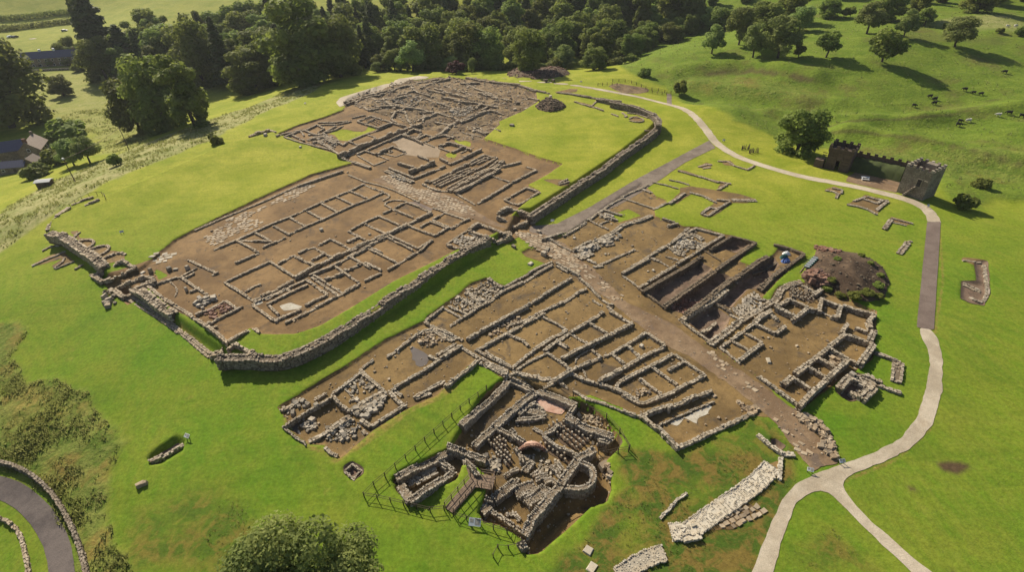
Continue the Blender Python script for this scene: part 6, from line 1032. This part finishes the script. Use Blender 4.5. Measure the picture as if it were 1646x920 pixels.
def turf_wall():
    top = at_z(P('G 430 205 600 240 780 275 1010 325'), np.full(4, 1.1)); p, s = resample(top, .6); c = p[len(p)//2]; t = thing('turf_wall', 'grass faced turf rampart with a dark crenellated timber walk between the two towers', 'wall', (c[0], c[1], -4))
    d = (p[-1]-p[0])[:2]; d /= np.linalg.norm(d); n = np.array([-d[1], d[0]]); n = n if n[1] > 0 else -n; mb = MB(); V = []; F = []
    prof = [(-3.6, None, 0), (-2.6, -.9, .3), (-1.3, .0, .2), (-.9, .9-1.0, .1), (.9, -.1, .1), (2.2, None, 0)]
    for i, q in enumerate(p):
        for o, z, j in prof:
            x = q[:2]+n*o+rng.normal(0, .08, 2); V.append((x[0], x[1], (float(T(*x))-.3) if z is None else (z if z > -.5 else -1.6)+rng.normal(0, .1)))
    k = len(prof)
    for i in range(len(p)-1):
        for j in range(k-1): F.append((i*k+j, i*k+j+1, (i+1)*k+j+1, (i+1)*k+j))
    mb.add(V, F, .5); mb.build('turf_bank', MT['turf'], t, smooth=True)
    yaw = math.atan2(d[1], d[0]); m = MB(); m.boxes([(q[0], q[1], .42) for q in p], (.62, .16, 1.1), yaw, .01, True, 1.); m.build('palisade', MT['dark_wood'], t)
    for q in p[1::3]: m = MB(); m.boxes([(q[0], q[1], 1.25)], (.85, .17, .65), yaw, .01, True, 1.); m.build('merlon', MT['dark_wood'], t)
MT['turf'] = flat_mat('turf_face', (.075, .10, .02), (.045, .055, .018), .9)
turf_wall()
# ------------------------------------------------------------------ power line, cars, boundary walls on the left
def pole(b, h, label, lamp):
    t = thing('power_pole', label, 'pole', b); m = MB(); m.tube((b[0], b[1], b[2]-.3), (b[0], b[1], b[2]+h), .16, .11, 8); m.build('shaft', MT['dark_wood'], t)
    m = MB(); m.tube((b[0]-.9, b[1], b[2]+h-.4), (b[0]+.9, b[1], b[2]+h-.4), .06, None, 6); m.build('crossarm', MT['dark_wood'], t)
    if lamp:
        m = MB(); m.boxes([(b[0], b[1]-.15, b[2]+h-.2)], (.6, .5, .5), 0, .05, True, .8); m.build('transformer', MT['paint'], t)
    return np.array([b[0], b[1], b[2]+h-.3])
b1 = U([(120.8, 292)])[0]; t1 = pole(b1, 7.8, 'leaning dark power pole with a white box near the cottage', True); b2 = U([(207, 240)])[0]; t2 = pole(b2, 8.5, 'dark power pole against the tall tree group in the meadow', False)
m = MB(); pr = None
for k in range(13):
    f = k/12; q = t1*(1-f)+t2*f-[0, 0, 1.6*4*f*(1-f)*.5]
    if pr is not None: m.tube(pr, q, .05, None, 4)
    pr = q
tag(m.build('power_cable', MT['deck']), 'pale sagging cable strung between the two power poles', 'cable')
def car(u, v, mat, label, yaw):
    b = U([(u, v)])[0]; t = thing('parked_car', label, 'car', b, 'cars parked behind the terrace'); w = frame(b, yaw); m = MB()
    pr = [(-2.1, .35), (2.1, .35), (2.15, .8), (1.3, .95), (.7, 1.45), (-1.2, 1.48), (-1.9, 1.0), (-2.15, .9)]; k = len(pr)
    m.add([w(x, -.85, z) for x, z in pr]+[w(x, .85, z) for x, z in pr], [tuple(range(k)), tuple(range(2*k-1, k-1, -1))]+[(i, k+i, k+(i+1) % k, (i+1) % k) for i in range(k)]); m.build('body', MT[mat], t)
    m = MB(); m.add([w(x, s, z) for s in (-.87, .87) for x, z in ((-1.5, 1.02), (.85, 1.02), (.55, 1.38), (-1.1, 1.4))], [(0, 1, 2, 3), (7, 6, 5, 4)]); m.build('window', MT['glass'], t)
    for x in (-1.35, 1.35):
        for s in (-.82, .82): m = MB(); m.tube(w(x, s-.1, .33), w(x, s+.1, .33), .33, None, 12); m.build('wheel', MT['car_dark'], t)
car(17, 60, 'car_paint', 'white car parked at the left end of the pale strip behind the terrace', 1.2); car(25, 60, 'car_dark', 'dark car parked beside the white car behind the terrace', 1.2); car(104, 50, 'metal', 'grey car parked at the right end of the pale strip behind the terrace', .3)
psheet('gravel_yard', U(P('H 100 165 240 128 640 88 760 66 760 88 640 104 250 150 110 185')), 'path', .08, .1)
ruin('garden_wall', 'pale stone garden wall with a dark hedge line in front of the slate roofed terrace', 'wall', [('H 250 460 500 445 740 435', .6, 1.2)], mat='pale', decay=.05, deep=.5)
for k, x in enumerate((345, 520, 690, 820)): ptree('ash0', *P('H %d %d' % (x, 418))[0], P('H 0 350')[0][1], 15, ('leftmost', 'second', 'third', 'rightmost')[k]+' small bright tree in the garden of the terrace', 'garden trees of the terrace')
ptree('bush0', *P('H 800 470')[0], P('H 0 390')[0][1], 22, 'dark round hedge bush at the right end of the garden wall', 'bushes')
# hedges and field boundary
for k, (s, lb) in enumerate((('O -20 34 40 30 90 24 135 20', 'upper dark hedge across the fields at the top left'), ('O -20 52 40 46 90 40 140 34', 'lower thick hedge behind the parked cars'))):
    p, q = resample(U(P(s)), 1.6); mb = MB(); bl = [(x, y, z+1.8, 2.8, 2.8, 2.6) for x, y, z in p]; leaf_cloud(mb, bl, 4200, .5); tag(mb.build('hedge', MT['dec']), lb, 'hedge')
# spoil heap weeds
for u, v, wd, lb in ((1345, 418, 14, 'weeds at the top left of the spoil heap'), (1385, 412, 14, 'weeds on the far edge of the spoil heap'), (1330, 468, 20, 'weeds between the spoil heap and the courtyard building'), (1400, 425, 14, 'weeds at the top right of the spoil heap'), (1350, 478, 20, 'left clump of green weeds on the near side of the spoil heap'), (1372, 478, 26, 'middle clump of green weeds on the near side of the spoil heap'), (1392, 474, 24, 'yellow green weeds at the near right of the spoil heap'), (1410, 462, 22, 'weeds on the right shoulder of the spoil heap'), (1416, 445, 16, 'small weeds at the right edge of the spoil heap'), (1336, 452, 18, 'pale weeds beside the stack of reddish stones'), (1412, 478, 18, 'weeds at the foot of the spoil heap on the right')): ptree('bush1', u, v, v-wd*.45, wd, lb, 'weeds round the spoil heap')
# ------------------------------------------------------------------ grazing animals
import bmesh
def sheep_body():
    vs = [(-.55, 0, .72), (-.2, 0, .76), (.25, 0, .74), (.5, 0, .78), (.72, 0, .6), (.86, 0, .36), (-.66, 0, .66)]; ed = [(0, 1), (1, 2), (2, 3), (3, 4), (4, 5), (0, 6)]; rd = [.26, .33, .3, .22, .14, .09, .1]
    for x, y in ((-.45, -.16), (-.45, .16), (.32, -.15), (.32, .15)):
        i = len(vs); vs += [(x, y, .5), (x+(-.05 if x < 0 else .02), y, .26), (x, y, .0)]; ed += [(0 if x < 0 else 2, i), (i, i+1), (i+1, i+2)]; rd += [.11, .055, .05]
    bm = bmesh.new(); L_ = bm.verts.layers.skin.verify(); B = [bm.verts.new(q) for q in vs]
    for a, b in ed: bm.edges.new((B[a], B[b]))
    for q, r in zip(B, rd): q[L_].radius = (r, r); q[L_].use_root = q is B[1]
    me = D.meshes.new('sheep'); bm.to_mesh(me); bm.free(); return me
SHEEP = {k: sheep_body() for k in ('fleece', 'black')}
for k, me in SHEEP.items(): me.materials.append(MT[k])
for u, v, k, lb in ((1556, 196, 'fleece', 'white sheep by itself in the middle of the right hill'), (1604, 187, 'fleece', 'white and brown sheep near the right edge of the hill'), (1619, 44, 'fleece', 'left of two white sheep on the skyline field'), (1632, 44, 'fleece', 'right of two white sheep on the skyline field'), (1494, 157, 'black', 'top one of three dark sheep close together on the hill'), (1502, 161, 'black', 'middle one of three dark sheep close together on the hill'), (1501, 168, 'black', 'lowest of three dark sheep close together on the hill'), (1469, 172, 'black', 'dark sheep left of the close three'), (1550, 146, 'black', 'dark sheep standing high on the right of the close three'), (1564, 151, 'black', 'left of a pair of dark sheep right of the close three'), (1576, 153, 'black', 'right of a pair of dark sheep right of the close three'), (1621, 184, 'black', 'dark sheep right of the white and brown one'), (1642, 189, 'black', 'dark sheep cut by the right edge of the photo'), (1614, 118, 'black', 'dark sheep beside the grey bushes at the right edge'), (1540, 203, 'black', 'dark sheep just left of the lone white sheep'), (1543, 197, 'black', 'second dark sheep left of the lone white sheep')):
    b = U([(u, v)])[0]; o = D.objects.new('sheep', SHEEP[k]); COL.objects.link(o); o.location = b; s = rng.uniform(1.1, 1.3); o.scale = (s, s, s); o.rotation_euler = (0, 0, rng.choice([.2, 3.0, -.5, 2.6])); o.modifiers.new('skin', 'SKIN'); q = o.modifiers.new('sub', 'SUBSURF'); q.levels = q.render_levels = 1; tag(o, lb, 'sheep', 'sheep grazing on the right hill')
# ------------------------------------------------------------------ the air
def haze(d):
    m = D.materials.new('air'); m.use_nodes = True; t = m.node_tree; t.nodes.remove(t.nodes['Principled BSDF']); v = t.nodes.new('ShaderNodeVolumePrincipled'); v.inputs['Color'].default_value = (.86, .9, .95, 1); v.inputs['Density'].default_value = d; v.inputs['Anisotropy'].default_value = .2
    t.links.new(v.outputs[0], t.nodes['Material Output'].inputs['Volume']); lo = float(ZZ.min())-1.; hi = 66.; hi = max(hi, float(ZZ.max())+28); mb = MB(); mb.box(((GX[0]+GX[-1])/2, (GY[0]+GY[-1])/2, (lo+hi)/2), (GX[-1]-GX[0]+4, GY[-1]-GY[0]+4, hi-lo))
    o = mb.build('haze', m); o['kind'] = 'stuff'
haze(.00008)
